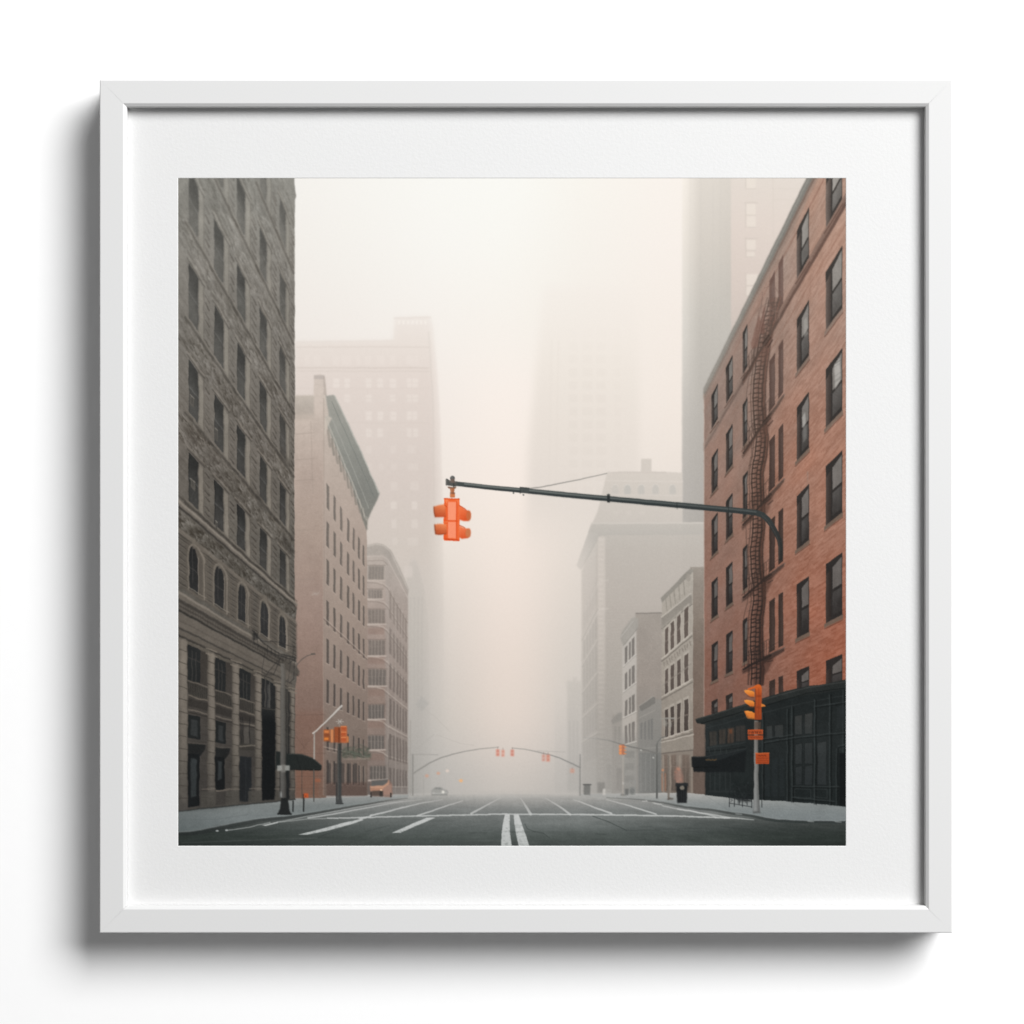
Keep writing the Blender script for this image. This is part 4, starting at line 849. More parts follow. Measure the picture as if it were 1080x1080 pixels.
fill([(391, 829.5), (391.8, 823.5), (409, 822), (408.5, 826), (405, 829)], (96, 96, 94), .95, .4, i_tr); line([(391.5, 822.8), (409.5, 821.4)], .8, (160, 158, 153), .8)
fill([(390, 829), (404, 828.6), (408.6, 825.4), (410, 822), (410.2, 827), (404.5, 832), (391, 831.2)], (206, 158, 130), .8, .6, i_tr)
rect(390.5, 831.5, 404, 834, (186, 138, 112), .75, .5, i_tr); fill([(404, 831.5), (409, 828), (412.8, 827), (413, 838), (404, 838)], (164, 132, 118), .8, .6)
rect(392, 834, 403, 839.5, (82, 72, 66), .85, .5, i_tr); rect(400.5, 834.5, 404, 840, (54, 52, 50), .8, .4); rect(411.5, 836, 413, 841, (52, 52, 50), .9, .3); rect(390.5, 835, 392.5, 841, (60, 56, 54), .8, .3)
ell(402, 833.3, 1.2, .9, (236, 200, 170), .8, .3)
i_pk = ID('street_lamp'); labels[i_pk] = 'thin bent lamp post beside the orange truck'
line([(409.8, 822), (409.8, 782), (410.5, 777), (412, 775.4), (413.6, 776.6)], .8, (112, 104, 98), .8, .4, i_pk)
i_cr = ID('car'); labels[i_cr] = 'grey car with one bright headlight emerging from the fog'
fill([(454.5, 834), (456.5, 831.8), (459, 830.2), (465, 830.2), (468.5, 832.4), (472, 833.4), (473, 836), (471.5, 838.4), (455, 838.4)], (154, 153, 149), .75, .8, i_cr)
fill([(457.5, 832.4), (459.5, 830.8), (464.5, 830.8), (467, 832.6)], (124, 125, 122), .65, .6); line([(456, 836.8), (464, 837), (471, 836)], 1, (190, 189, 185), .7, .5)
ell(467.2, 835.4, 1.4, 1.6, (238, 234, 224), .95, .5); ell(457.5, 836.8, 1, .7, (210, 207, 200), .7, .4); rect(455, 837.6, 472, 839, (128, 128, 125), .6, .6)
for x, y, c, a in ((450.3, 818.2, (222, 150, 118), .55), (462.3, 815.6, (222, 154, 122), .55), (471.8, 813, (234, 214, 200), .7), (486.2, 823.4, (244, 178, 118), .85)):
    ell(x, y, 1.9, 1.6, c, a, .9)
line([(446.5, 818), (446.5, 838)], .7, (150, 146, 141), .4, .5); line([(483, 823), (488, 823.6)], .8, (232, 190, 150), .5, .6)
for x in (433.2,): line([(432.8, 760), (432.8, 838)], 1, (150, 144, 137), .5, .6)
i_ml = ID('mast_arm'); labels[i_ml] = 'far curved mast arm reaching in from the left kerb'
line([(435.4, 796), (435.4, 838.5)], 1.6, (140, 137, 132), .8, .7, i_ml)
fc = lambda X, Y: C3((148, 145, 140), X, Y) * (1 - .42 * sst(440, 525, X)[..., None]) + .42 * sst(440, 525, X)[..., None] * np.array((190, 182, 174), np.float32)
line([(435.5, 816), (441, 812.2), (453, 804.8), (465, 799.2), (477, 795.6), (490, 792.4), (505, 790), (517, 788.8), (526, 788)], [1.8, 1.6, 1.5, 1.4, 1.3, 1.2, 1.1, 1.0, .9], fc, .9, .4, i_ml)
line([(434, 795.5), (462, 796)], .9, (150, 146, 141), .5, .6); line([(436, 792), (458, 774.5)], .7, (172, 168, 162), .5, .5); line([(461, 775), (485, 784), (500, 786)], .4, (176, 170, 163), .5, .4)
for x, y in ((445, 750), (450, 744), (457, 755)): pass
line([(409, 772), (436, 782)], .5, (170, 160, 152), .4, .5); line([(440, 742), (460, 757), (475, 772)], .4, (170, 163, 156), .35, .4)
i_mr = ID('mast_arm'); labels[i_mr] = 'far curved mast arm reaching in from the right kerb'
fr_ = lambda X, Y: C3((146, 144, 140), X, Y) * (1 - .4 * (1 - sst(545, 600, X))[..., None]) + .4 * (1 - sst(545, 600, X))[..., None] * np.array((190, 182, 174), np.float32)
line([(611.8, 796), (611.8, 838.5)], [1.3, 1.8], (140, 138, 134), .8, .7, i_mr)
line([(540, 788.8), (552, 790), (564, 792.4), (579, 795.8), (590, 799.4), (601, 804.4), (612, 809.6)], [.9, 1.0, 1.1, 1.2, 1.4, 1.5, 1.8], fr_, .9, .4, i_mr)
line([(566, 791.8), (580, 792.4), (596, 793.2)], .6, (158, 154, 149), .5, .5)
i_fl = ID('traffic_light'); labels[i_fl] = 'small red far traffic lights hanging from the curved arms'
for x, y, c, a in ((525, 794, (222, 142, 122), .9), (530.5, 794.6, (226, 158, 138), .8), (540.3, 794, (216, 140, 122), .9), (573.3, 799.2, (212, 152, 136), .7), (578, 799.4, (216, 140, 118), .85), (603.5, 813, (216, 152, 128), .6)):
    w = 1.9 if x < 600 else 2.6; h = 3.8 if x < 600 else 2.2
    rect(x - w, y - h, x + w, y + h, c, a * .75, .7, i_fl)
    for q in (-.5, .5): ell(x, y + q * h, w * .5, h * .26, (176, 86, 72), .5 * a, .4)
    line([(x, y - h - 2), (x, y - h)], .6, (150, 130, 122), .7)

# -------------------------------- street furniture, right ----------------------------------------
i_m2 = ID('mast_arm'); labels[i_m2] = 'second mast arm with its pole in front of the narrow houses'
line([(692.8, 785), (692.8, 841.5)], [1.6, 2.0], vg((785, (106, 105, 101)), (841, (88, 89, 87))), .92, .5, i_m2)
line([(692.6, 794.5), (680, 791), (667, 788), (650, 783.5), (642, 781), (630, 779), (615, 778.2)], [1.7, 1.5, 1.4, 1.2, 1.0, .8, .6], lambda X, Y: C3((118, 116, 112), X, Y) + (46 * (1 - sst(612, 665, X)))[..., None], .85, .4, i_m2)
line([(692.5, 786), (694, 782), (697.5, 778.4), (701.5, 777)], 1.2, (110, 110, 106), .8, .4, i_m2)
line([(697, 758), (711, 757.5)], 1.9, (150, 146, 139), .85, .4, i_m2); ell(701, 763, 2.6, 3.6, (148, 144, 136), .6, .6); ell(706.5, 764, 2, 3.8, (154, 150, 142), .55, .6); line([(703, 758), (703, 776), (699, 779)], .9, (118, 116, 110), .7, .4)
for x, y in ((676, 791.5), (689, 799)): ell(x, y, .9, .9, (196, 194, 188), .8, .3)
i_t2 = ID('traffic_light'); labels[i_t2] = 'orange traffic light on a slim pale post right of the street'
line([(657, 797), (657, 839)], 1.5, (168, 162, 154), .9, .4, i_t2); rect(654.5, 837.5, 660, 839.5, (120, 118, 114), .7, .5)
rect(653, 785.5, 656.2, 796, (202, 132, 98), .85, .6, i_t2); rect(656, 785.5, 658.6, 796, (176, 106, 76), .85, .6, i_t2)
for y in (787.5, 791, 794.5): ell(654.4, y, 1.3, 1.2, (240, 148, 88), .9, .4); line([(658, y), (660.2, y + .5)], 1, (226, 138, 86), .8, .4)
ell(657.2, 826, 1, 1.4, (196, 192, 186), .6, .4)
i_bx = ID('street_bin'); labels[i_bx] = 'dark boxy bins by the far right kerb beside a pale hydrant'
rect(615.8, 827.5, 622.8, 838.5, (104, 104, 101), .75, .8, i_bx); line([(615, 827.5), (623.5, 827.5)], 1.1, (78, 79, 78), .8, .4)
rect(630.5, 825, 638, 836.5, (112, 110, 106), .45, 1.2, i_bx)
i_hy = ID('hydrant'); labels[i_hy] = 'pale fire hydrant at the far right kerb'
rect(635.8, 833, 638.8, 838.8, (196, 192, 186), .9, .4, i_hy); ell(637.3, 832.8, 1.4, 1, (200, 196, 190), .9, .4)
line([(664, 823.5), (669.5, 823.5), (669.8, 838), (663.8, 838), (664, 823.5)], .8, (150, 150, 146), .7, .4); rect(664.5, 830, 669.5, 838, (128, 130, 128), .5, .5); rect(659.5, 832, 663, 838.6, (96, 97, 95), .7, .5)
ell(667, 834.5, 2.6, 3.2, (112, 113, 111), .5, .5)
i_tp = ID('thin_post'); labels[i_tp] = 'thin pale post standing by the ornate stone front'  # a slim printed pole on the right pavement
line([(705.4, 798), (705.2, 842.5)], [1.6, 2.2], (118, 110, 102), .9, .4, i_tp); fill([(703.5, 843), (706, 841), (711, 842), (709, 843.6), (703.5, 843.8)], (92, 86, 80), .85, .4)
for x, y in ((699, 812), (714.8, 811)): ell(x, y, 1.2, 1.2, (226, 146, 102), .7, .5)
for x in (698.5, 701.8): line([(x, 816), (x, 834)], 1.6, (186, 128, 100), .4, .6)
fill([(712, 810), (716, 807.5), (718, 812), (721, 818), (721, 826), (713.5, 826.5), (712, 818)], (160, 122, 108), .6, 1.2)
for k in range(26): ell(rng.uniform(711.5, 720.5), rng.uniform(809, 825), rng.uniform(.5, 1.1), rng.uniform(.5, 1.2), (186, 130, 110) if k % 2 else (134, 104, 94), .4, .5)
i_tb = ID('litter_bin'); labels[i_tb] = 'black litter bin with a pale round emblem on the right pavement'
fill([(713, 826.5), (725, 826), (724.4, 847), (714.2, 847)], (30, 32, 33), .98, .4, i_tb); rect(712.4, 826, 725.6, 829, (42, 44, 45), .95, .4, i_tb)
ell(719.4, 830.9, 2.4, 2.2, (142, 134, 122), .9, .4); ell(719.4, 830.9, 1.2, 1.1, (112, 104, 94), .6, .3)
for x in (716, 718.5, 721, 723): line([(x, 835), (x, 846)], .5, (50, 52, 53), .7, .3)
i_rk = ID('railing'); labels[i_rk] = 'thin black railing and chairs on the pavement by the shop'
for x0, y0, y1 in ((769.3, 833, 851), (774.5, 838, 850.5), (779.5, 830, 849), (783, 832, 851), (788, 828, 849), (793, 836, 852), (803.5, 832, 851.5)): line([(x0, y0), (x0, y1)], .8, (32, 35, 36), .85, .3, i_rk)
for pts in (((769, 840), (779, 842), (793, 843)), ((770, 834), (775, 831), (780, 834)), ((776, 843), (793, 845)), ((779, 832), (786, 829)), ((782, 838), (793, 836)), ((769, 847), (793, 851))): line(list(pts), .9, (38, 41, 42), .7, .4, i_rk)
for k in range(70):
    x = rng.uniform(769, 793); y = rng.uniform(824, 845); line([(x, y), (x + rng.uniform(-3, 3), y + rng.uniform(-3, 4))], .7, (26, 29, 30) if k % 3 else (50, 55, 56), .5, .3)
rect(778, 841, 792, 846, (30, 33, 34), .5, 1)
i_sp = ID('traffic_light'); labels[i_sp] = 'orange three lamp signal and two orange signs on a grey pole at the right corner'
polec = lambda X, Y: C3(vg((760, (104, 100, 95)), (800, (116, 115, 112)), (856, (124, 126, 125))), X, Y) + (18 * np.cos((X - 796.6) * .8) - 6)[..., None]
fill([(795.5, 760), (799.6, 760), (800, 830), (801.2, 850), (802, 856.5), (794, 856.5), (794.6, 850), (795.2, 830)], polec, .98, .3, i_sp)
rect(795.6, 761.5, 802.5, 769, (86, 70, 60), .7, .5)
fill([(793.5, 857.8), (795, 855.6), (801, 855.6), (803, 857.8)], (88, 90, 89), .95, .4, i_sp)
line([(789.5, 727), (795, 725), (798, 723)], 1.8, (206, 96, 40), .95, .4, i_sp)
fill([(796.4, 724.5), (797.5, 722.4), (800, 721.6), (802.4, 722.6), (803.2, 725), (803.4, 759), (795.4, 759), (796.2, 745)], vg((722, (206, 98, 40)), (732, (168, 76, 36)), (759, (150, 66, 34))), .98, .3, i_sp)
line([(796.8, 727), (796.8, 758)], .8, (112, 52, 30), .7, .4); line([(800.2, 726), (800.2, 758)], .6, (126, 56, 30), .6, .4); rect(797.5, 733, 802.6, 735, (126, 56, 32), .6, .4); rect(797.5, 745, 802.6, 747, (126, 56, 32), .6, .4)
for y0 in (727.5, 738, 749.5):
    fill([(784.8, y0 + .6), (788, y0), (793, y0 + 1), (795.6, y0 + 2.5), (795.6, y0 + 7.5), (791, y0 + 7), (788, y0 + 4.6), (785.6, y0 + 2.6)], vg((y0, (236, 156, 74)), (y0 + 3, (222, 132, 56)), (y0 + 7.5, (188, 96, 40))), .98, .3, i_sp)
fill([(784.4, 749.6), (786, 750.4), (788, 754), (787.6, 757), (786, 753)], (196, 112, 52), .9, .3, i_sp); fill([(787, 752), (795.6, 752), (795.6, 758.6), (788, 757.6)], (212, 122, 52), .8, .4, i_sp)
fill([(802.8, 742), (806, 743), (807.6, 744.8), (803, 745.6)], (216, 128, 56), .95, .3, i_sp); line([(788, 734), (795, 736)], .7, (104, 54, 34), .7); line([(788.5, 745), (795, 746.5)], .7, (104, 54, 34), .7)
i_os = ID('street_sign'); labels[i_os] = 'two small orange plates with dark lettering on the grey pole'
rect(788.8, 769.4, 804.6, 774.7, (176, 80, 42), .97, .3, i_os); rect(788.8, 775.6, 804.6, 780, (164, 74, 40), .97, .3, i_os)
rect(797, 794, 811.5, 805.8, (170, 72, 36), .97, .3, i_os); line([(797, 794.3), (811.5, 794.3)], .9, (206, 110, 62), .8, .4)
for k in range(9):
    x = 790.4 + 1.5 * k; line([(x, 771.2 + (k % 2) * .5), (x + (.7 if k % 3 else -.4), 773.4)], .8, (74, 36, 26), .8, .3)
    line([(x, 777.2), (x + .9, 777.6 + (k % 2) * .6)], .7, (96, 46, 30), .7, .3)
for j, y in enumerate((796.6, 799.6, 801.8, 803.8)):
    for k in range(8 if j else 6):
        x = 798.6 + 1.5 * k + (0 if j else 1); line([(x, y), (x + 1.0, y + (.9 if (k + j) % 2 else .1) * (1.2 if j == 0 else .5))], .8 if j == 0 else .5, (92, 40, 26), .75, .3)

# -------------------------------- near mast arm and signal ---------------------------------------
i_wr = ID('cable'); labels[i_wr] = 'thin slack wire rising from the mast arm'
line([(555, 515.6), (568, 514.2), (590, 510), (612, 505.6), (628, 502), (640, 499.2)], [1.0, .9, .9, .8, .7, .7], (112, 111, 107), .8, .4, i_wr)
i_ma = ID('mast_arm'); labels[i_ma] = 'long dark grey steel arm curving down in front of the brick wall'
armp = [(474.5, 509.3), (490, 511.2), (515, 514.0), (549, 517.2), (580, 520.2), (610, 523.2), (641.7, 526), (680, 529.6), (720, 533.2), (760, 536.9), (785, 539.2), (797, 540.8), (804, 543), (809.5, 547.6), (814, 554), (818.6, 562), (821.8, 569), (823.2, 577), (823.2, 589)]
armw = [4.8, 4.8, 4.8, 5.2, 5.4, 5.6, 5.6, 5.8, 6, 6, 6, 6, 6, 5.8, 5.6, 5.2, 5, 4.8, 4.4]
line(armp, armw, vg((500, (78, 82, 80)), (530, (58, 64, 64)), (560, (50, 52, 51)), (590, (44, 42, 40))), 1, .35, i_ma)
line([(x, y - .9) for x, y in armp[1:12]], [1.4] * 11, (128, 132, 128), lambda X, Y: .75 * (1 - .55 * sst(540, 760, X)), .9)
line([(x, y + 1.5) for x, y in armp[1:12]], [1.2] * 11, (40, 45, 46), .6, .8)
line([(x - 1.2, y) for x, y in armp[12:]], 1, (78, 74, 71), .5, .8)
fill([(549, 513.6), (558, 514.4), (558, 520.6), (549, 519.8)], (72, 76, 75), .9, .3, i_ma); line([(549, 514), (558.4, 514.8)], .8, (52, 55, 55), .8, .3); line([(548.6, 513.8), (548.6, 520.4)], .8, (48, 52, 52), .8, .3)
for x, y in ((541.6, 520), (552, 522)): ell(x, y, .9, 1, (86, 88, 86), .8, .3)
fill([(640.2, 521.6), (643.2, 521.6), (643.2, 530), (640.2, 530)], (44, 48, 48), .95, .3, i_ma); ell(641.8, 522, 1.8, .9, (70, 72, 70), .9, .3)
line([(714, 530.4), (714, 536.6)], .7, (40, 43, 43), .6, .3); line([(768.5, 534.6), (768.5, 540.6)], .8, (40, 43, 43), .7, .3)

i_ts = ID('traffic_light'); labels[i_ts] = 'bright orange four-way traffic light hanging from the end of the steel arm'
fill([(470.2, 505.2), (471.6, 505), (474, 506.6), (480, 508), (481.4, 507.4), (483, 509), (481, 513.3), (470, 511.8)], (84, 84, 81), 1, .3, i_ts)
line([(470.8, 506), (470.8, 511.6)], 1.4, (112, 110, 106), .8, .4); line([(478.6, 506), (478.6, 513)], 1.6, (62, 62, 60), .8, .4); line([(474, 507.8), (480, 508.8)], 1.2, (128, 116, 108), .6, .5)
ell(477.2, 504.4, 2.5, 2.6, (92, 92, 90), 1, .3, i_ts); ell(476.6, 503.6, 1, 1, (128, 128, 125), .6, .4); rect(475.4, 505, 479.4, 509, (112, 96, 88), .9, .4)
fill([(471.8, 513.4), (481.4, 513.8), (480, 515.6), (473, 515.2)], (124, 92, 74), 1, .3, i_ts)
fill([(474.6, 515), (479.4, 515), (479, 519.4), (479.8, 520.4), (479.6, 524.6), (474.8, 524.6), (474.8, 520.4), (475, 519)], (170, 106, 72), 1, .3, i_ts)
line([(475, 520), (479.6, 520)], 1, (96, 68, 56), .7, .4); line([(476, 515.6), (476, 523)], .8, (206, 150, 116), .5, .4); rect(474.8, 521.2, 479.6, 524.4, (216, 126, 76), .8, .4)
OB, OD = (238, 104, 52), (206, 76, 34)
fill([(468.2, 525.4), (484.8, 525.8), (484.6, 549), (484.8, 570.8), (470.4, 570.2), (467.6, 569), (467.6, 565), (470.6, 561), (467.8, 551.4), (467.8, 547), (469.6, 544)], OB, 1, .3, i_ts)
rect(469.6, 526.6, 472.6, 531.2, (248, 142, 96), .8, .5); rect(481, 527.4, 483.6, 531, (246, 138, 92), .7, .5); line([(468.4, 526), (484.6, 526.4)], 1, (216, 84, 40), .8, .4)
fill([(472.2, 529.4), (481.4, 529.4), (481.2, 548.6), (471.8, 548.6)], (250, 152, 116), 1, .4); fill([(472.4, 550.2), (481.2, 550.2), (481.2, 568), (472.2, 567.4)], (250, 148, 112), 1, .4)
line([(472, 529.4), (472, 568)], .7, (224, 90, 44), .8, .4); line([(481.6, 529), (481.4, 568.6)], 1.1, (220, 80, 36), .85, .4); line([(470.5, 549.2), (484.6, 549.6)], 1, (222, 82, 38), .9, .4)
line([(469.4, 531), (469.4, 569)], 2.6, (230, 90, 42), .8, .6); line([(483.4, 531), (483.4, 569)], 1.4, (240, 112, 62), .8, .4)
line([(470, 568.6), (484, 570)], 1.6, (214, 76, 34), .8, .4)
for k in range(7): ell(470.6 + 2 * k, 568.6 + .15 * k, .6, .5, (176, 60, 30), .7, .3)
for x in (469.4, 476.5, 483.6): ell(x, 525.8, .7, .6, (184, 64, 30), .7, .3)
def visor(pts, dark_left, c0, c1):
    x0 = min(p[0] for p in pts); x1 = max(p[0] for p in pts); y0 = min(p[1] for p in pts); y1 = max(p[1] for p in pts)
    def col(X, Y):
        t = np.clip((Y - y0) / (y1 - y0), 0, 1)
        s = np.clip((X - x0) / (x1 - x0), 0, 1) if not dark_left else np.clip((x1 - X) / (x1 - x0), 0, 1)
        base = np.array(c0, np.float32) * (1 - t)[..., None] + np.array(c1, np.float32) * t[..., None]
        return base * (1 - .12 * s ** 2)[..., None]
    fill(pts, col, 1, .35, i_ts)
visor([(457.2, 534.4), (462, 533.2), (469.8, 531.6), (470.4, 545.2), (464, 545.2), (458.6, 545.2), (457.6, 541)], True, (242, 142, 92), (194, 82, 44))
line([(457.6, 534.6), (458, 540), (459, 545)], 1.1, (140, 70, 44), .8, .5)
visor([(458, 553.2), (463, 552.6), (471, 552.8), (471.4, 563.2), (465, 564), (459.4, 563.8), (458.4, 559)], True, (242, 142, 92), (188, 80, 42))
line([(458.4, 553.4), (458.8, 558), (459.8, 563.4)], 1.1, (140, 72, 46), .8, .5); line([(462, 563.6), (470, 563)], 1, (140, 66, 40), .6, .5)
visor([(484.2, 533), (488, 535.4), (491.4, 538.2), (495.6, 538.6), (496.6, 541.6), (496.2, 547), (494.2, 549.6), (489, 549.6), (484.2, 548)], False, (244, 124, 76), (222, 88, 44))
ell(494.2, 544, 2.4, 5.2, (196, 108, 66), .9, .6); line([(484.4, 533.2), (490, 536.4), (492, 538.4)], 1.1, (198, 72, 34), .8, .4)
visor([(484.2, 554.4), (488, 556.4), (491, 557.4), (495.4, 557.4), (496.4, 560.4), (496, 565.6), (493.6, 567.6), (487, 568.4), (484.2, 566.6)], False, (246, 132, 86), (218, 88, 46))
ell(493.6, 562.4, 2.6, 4.6, (198, 124, 82), .9, .6); line([(484.6, 554), (489.4, 556), (490.4, 557)], 1, (198, 80, 42), .8, .4)
line([(469, 532.6), (471, 534.6)], 1.2, (206, 76, 36), .8, .4); line([(468, 551), (472, 550)], 1.4, (238, 124, 76), .8, .4)

# the hand of the camera: edges wander a little, tones are mottled, everything is slightly soft
fr3 = (np.arange(W, dtype=np.float32) + .5) / S
XX, YY = np.meshgrid(fr3 + OX, fr3 + OY)
amp = np.full((W, W), .30, np.float32)
for k_, a_ in ((i_sb, .85), (i_bb, .38), (i_sf, .55), (i_b2, .4), (i_b3, .45), (i_b11, .55), (i_b10, .4), (i_fe, .7), (i_ma, .10), (i_ts, .14), (i_sp, .25), (i_aw, .5), (0, .22), (i_rd, .35), (i_mk, .3), (i_lt, .5)):
    amp[idm == k_] = a_
amp = box1(box1(amp, 6, 0), 6, 1)
wx = amp * (.9 * fbm(XX * .11, YY * .11, 201, 2) + .32 * fbm(XX * .7, YY * .7, 202, 2)) * S
wy = amp * (.9 * fbm(XX * .11, YY * .11, 203, 2) + .42 * fbm(XX * .7, YY * .7, 204, 2)) * S
gy, gx_ = np.meshgrid(np.arange(W, dtype=np.float32), np.arange(W, dtype=np.float32), indexing='ij')
wx = np.clip(gx_ + wx, 0, W - 1.001); wy = np.clip(gy + wy, 0, W - 1.001)
ax_ = wx.astype(np.int32); ay_ = wy.astype(np.int32); fx_ = (wx - ax_)[..., None]; fy_ = (wy - ay_)[..., None]
img = (img[ay_, ax_] * (1 - fx_) + img[ay_, ax_ + 1] * fx_) * (1 - fy_) + (img[ay_ + 1, ax_] * (1 - fx_) + img[ay_ + 1, ax_ + 1] * fx_) * fy_
idm = idm[np.round(wy).astype(np.int32), np.round(wx).astype(np.int32)]
mot = np.zeros((W, W), np.float32)
for k_, a_ in ((i_sb, .075), (i_bb, .035), (i_sf, .09), (i_b2, .03), (i_b3, .04), (i_b11, .05), (i_b10, .03), (i_rd, .03), (i_sw, .03), (i_sr, .03)):
    mot[idm == k_] = a_
img *= (1 + mot * (fbm(XX * .09, YY * .06, 205, 3) + .5 * fbm(XX * .45, YY * .4, 206, 2)))[..., None]
soft_ = box1(box1(np.where(XX < 312, np.clip((420 - YY) / 200, 0, 1), np.clip((470 - YY) / 500, 0, .4)).astype(np.float32), 9, 0), 9, 1)
for k_, a_ in ((i_lt, .8), (i_cb, .75), (i_ab, .8), (i_rt, .8), (i_ct, .8), (i_b4, .8), (i_lf, .8), (i_b3, .35), (i_b10, .3), (i_b12, .35), (i_b13, .4), (i_ml, .3), (i_mr, .3), (i_fl, .4), (i_cr, .5), (i_bx, .5), (i_b2, .15)):
    soft_ = np.maximum(soft_, box1(box1((idm == k_).astype(np.float32), 3, 0), 3, 1) * a_)
for k_ in (i_ts, i_ma, i_wr):                              # the near steel stays crisp
    soft_ *= 1 - box1(box1((idm == k_).astype(np.float32), 3, 0), 3, 1)
for k_ in range(3):
    a_ = box1(box1(img[..., k_], 1, 0), 1, 1); b_ = box1(box1(a_, 2, 0), 2, 1)
    img[..., k_] = (.35 * img[..., k_] + .65 * a_) * (1 - soft_) + b_ * soft_

# soft printed grain over the whole picture
gx = rng.normal(0, 1, (W, W)).astype(np.float32)
gx = box1(box1(gx, 1, 0), 1, 1) * 3
lum = img.mean(-1)
img += (gx * np.interp(lum, (40, 120, 200, 245), (1.6, 2.0, 1.0, .35)).astype(np.float32))[..., None]
np.clip(img, 0, 255, out=img)

# ==== BLENDER ====
scene = bpy.context.scene
col = scene.collection
RECESS, DEPTH = 11.0, 50.0            # lip above the mat, whole depth of the frame (drawing units)
D = 2350.0                            # camera to print
PCX, PCY = 554.8, 534.0               # middle of the frame in the drawing
Z0 = 1.55                             # height of that middle on the wall
def P(x, y, d):
    """drawing x, y and height d above the wall -> metres (the wall is y = 0, the viewer stands at -y)"""
    return ((x - PCX) * U, -d * U, Z0 - (y - PCY) * U)

def mat_new(name): 
    m = bpy.data.materials.new(name); m.use_nodes = True
    return m, m.node_tree.nodes, m.node_tree.links, m.node_tree.nodes['Principled BSDF']
def add_grain(n, l, b, scale, strength, dist, rough=None, base=None, amt=.0):
    tc = n.new('ShaderNodeTexCoord'); nz = n.new('ShaderNodeTexNoise')
    nz.inputs['Scale'].default_value = scale; nz.inputs['Detail'].default_value = 5; nz.inputs['Roughness'].default_value = .6
    l.new(tc.outputs['Object'], nz.inputs['Vector'])
    bp = n.new('ShaderNodeBump'); bp.inputs['Strength'].default_value = strength; bp.inputs['Distance'].default_value = dist
    l.new(nz.outputs['Fac'], bp.inputs['Height']); l.new(bp.outputs['Normal'], b.inputs['Normal'])
    if base is not None:
        r = n.new('ShaderNodeValToRGB'); e = r.color_ramp.elements
        e[0].position = .3; e[1].position = .7
        e[0].color = tuple(c * (1 - amt) for c in base) + (1,); e[1].color = tuple(min(1, c * (1 + amt)) for c in base) + (1,)
        l.new(nz.outputs['Fac'], r.inputs['Fac']); l.new(r.outputs['Color'], b.inputs['Base Color'])

m_wall, n, l, b = mat_new('white_wall_paint'); b.inputs['Roughness'].default_value = .9; b.inputs['Specular IOR Level'].default_value = .1
add_grain(n, l, b, 90, .03, .002, base=WALL_C, amt=.003)
m_frame, n, l, b = mat_new('white_lacquered_wood'); b.inputs['Roughness'].default_value = .42; b.inputs['Specular IOR Level'].default_value = .25
add_grain(n, l, b, 700, .05, .0004, base=FRAME_C, amt=.008)
m_mat, n, l, b = mat_new('white_mat_board'); b.inputs['Roughness'].default_value = .95; b.inputs['Specular IOR Level'].default_value = .05
add_grain(n, l, b, 520, .16, .0006, base=MAT_C, amt=.012)
m_core, n, l, b = mat_new('mat_board_core'); b.inputs['Roughness'].default_value = .95
add_grain(n, l, b, 900, .1, .0004, base=(.80, .80, .79), amt=.01)
m_back, n, l, b = mat_new('grey_light_stop_backing'); b.inputs['Roughness'].default_value = .9
add_grain(n, l, b, 200, .1, .001, base=(.35, .33, .30), amt=.05)
m_ink, n, l, b = mat_new('printed_ink'); b.inputs['Roughness'].default_value = .85; b.inputs['Specular IOR Level'].default_value = .05
at = n.new('ShaderNodeAttribute'); at.attribute_name = 'ink'
l.new(at.outputs['Color'], b.inputs['Base Color'])

def mesh_obj(name, bm, mat, parent=None):
    me = bpy.data.meshes.new(name); bm.normal_update(); bm.to_mesh(me); bm.free()
    o = bpy.data.objects.new(name, me); col.objects.link(o); me.materials.append(mat)
    if parent: o.parent = parent; o.location = -parent_loc(parent)
    return o
def parent_loc(p):
    v = Vector((0, 0, 0))
    while p is not None:
        v += Vector(p.location); p = p.parent
    return v

# ---- the wall ----
bm = bmesh.new()
x0, x1, z0, z1 = -2.2, 2.2, Z0 - 1.5, Z0 + 1.9
vs = [bm.verts.new(p) for p in ((x0, 0, z0), (x1, 0, z0), (x1, 0, z1), (x0, 0, z1), (x0, .12, z0), (x1, .12, z0), (x1, .12, z1), (x0, .12, z1))]
for f in ((0, 1, 2, 3), (5, 4, 7, 6), (4, 0, 3, 7), (1, 5, 6, 2), (3, 2, 6, 7), (4, 5, 1, 0)): bm.faces.new([vs[i] for i in f])
wall = mesh_obj('wall', bm, m_wall)
wall['kind'] = 'structure'; wall['label'] = 'plain white wall behind the framed print'

# ---- the picture ----
root = bpy.data.objects.new('framed_print', None); col.objects.link(root)
root.location = P(PCX, PCY + 450, 0.6)
root.empty_display_size = .05
root['label'] = 'white framed square print of an orange traffic light over a foggy street'
root['category'] = 'framed print'

kf = (D - RECESS) / D                 # the lip stands nearer the camera than the print
FO = [PCX - 449.8 * kf, PCX + 449.8 * kf, PCY - 450 * kf, PCY + 450 * kf]
A = 28.2                              # face width
prof = [(0, .6), (0, DEPTH), (A, DEPTH), (A, DEPTH - RECESS + .3), (A - 9, DEPTH - RECESS + .3), (A - 9, .6)]
bevel_at = {1: 1.3, 2: 1.2}           # rounded outer and inner edges of the face
pr = []
for i, (a, d) in enumerate(prof):
    if i in bevel_at:
        r = bevel_at[i]; sgn = 1 if i == 1 else -1
        for t in np.linspace(0, math.pi / 2, 5):
            if i == 1: pr.append((a + r - r * math.cos(t), d - r + r * math.sin(t)))
            elif t == 0:                                    # a flat chamfer with softened edges
                pr += [(a - 3.7, d), (a - 3.2, d - .12), (a - .4, d - 1.7), (a, d - 2.3)]
    else: pr.append((a, d))
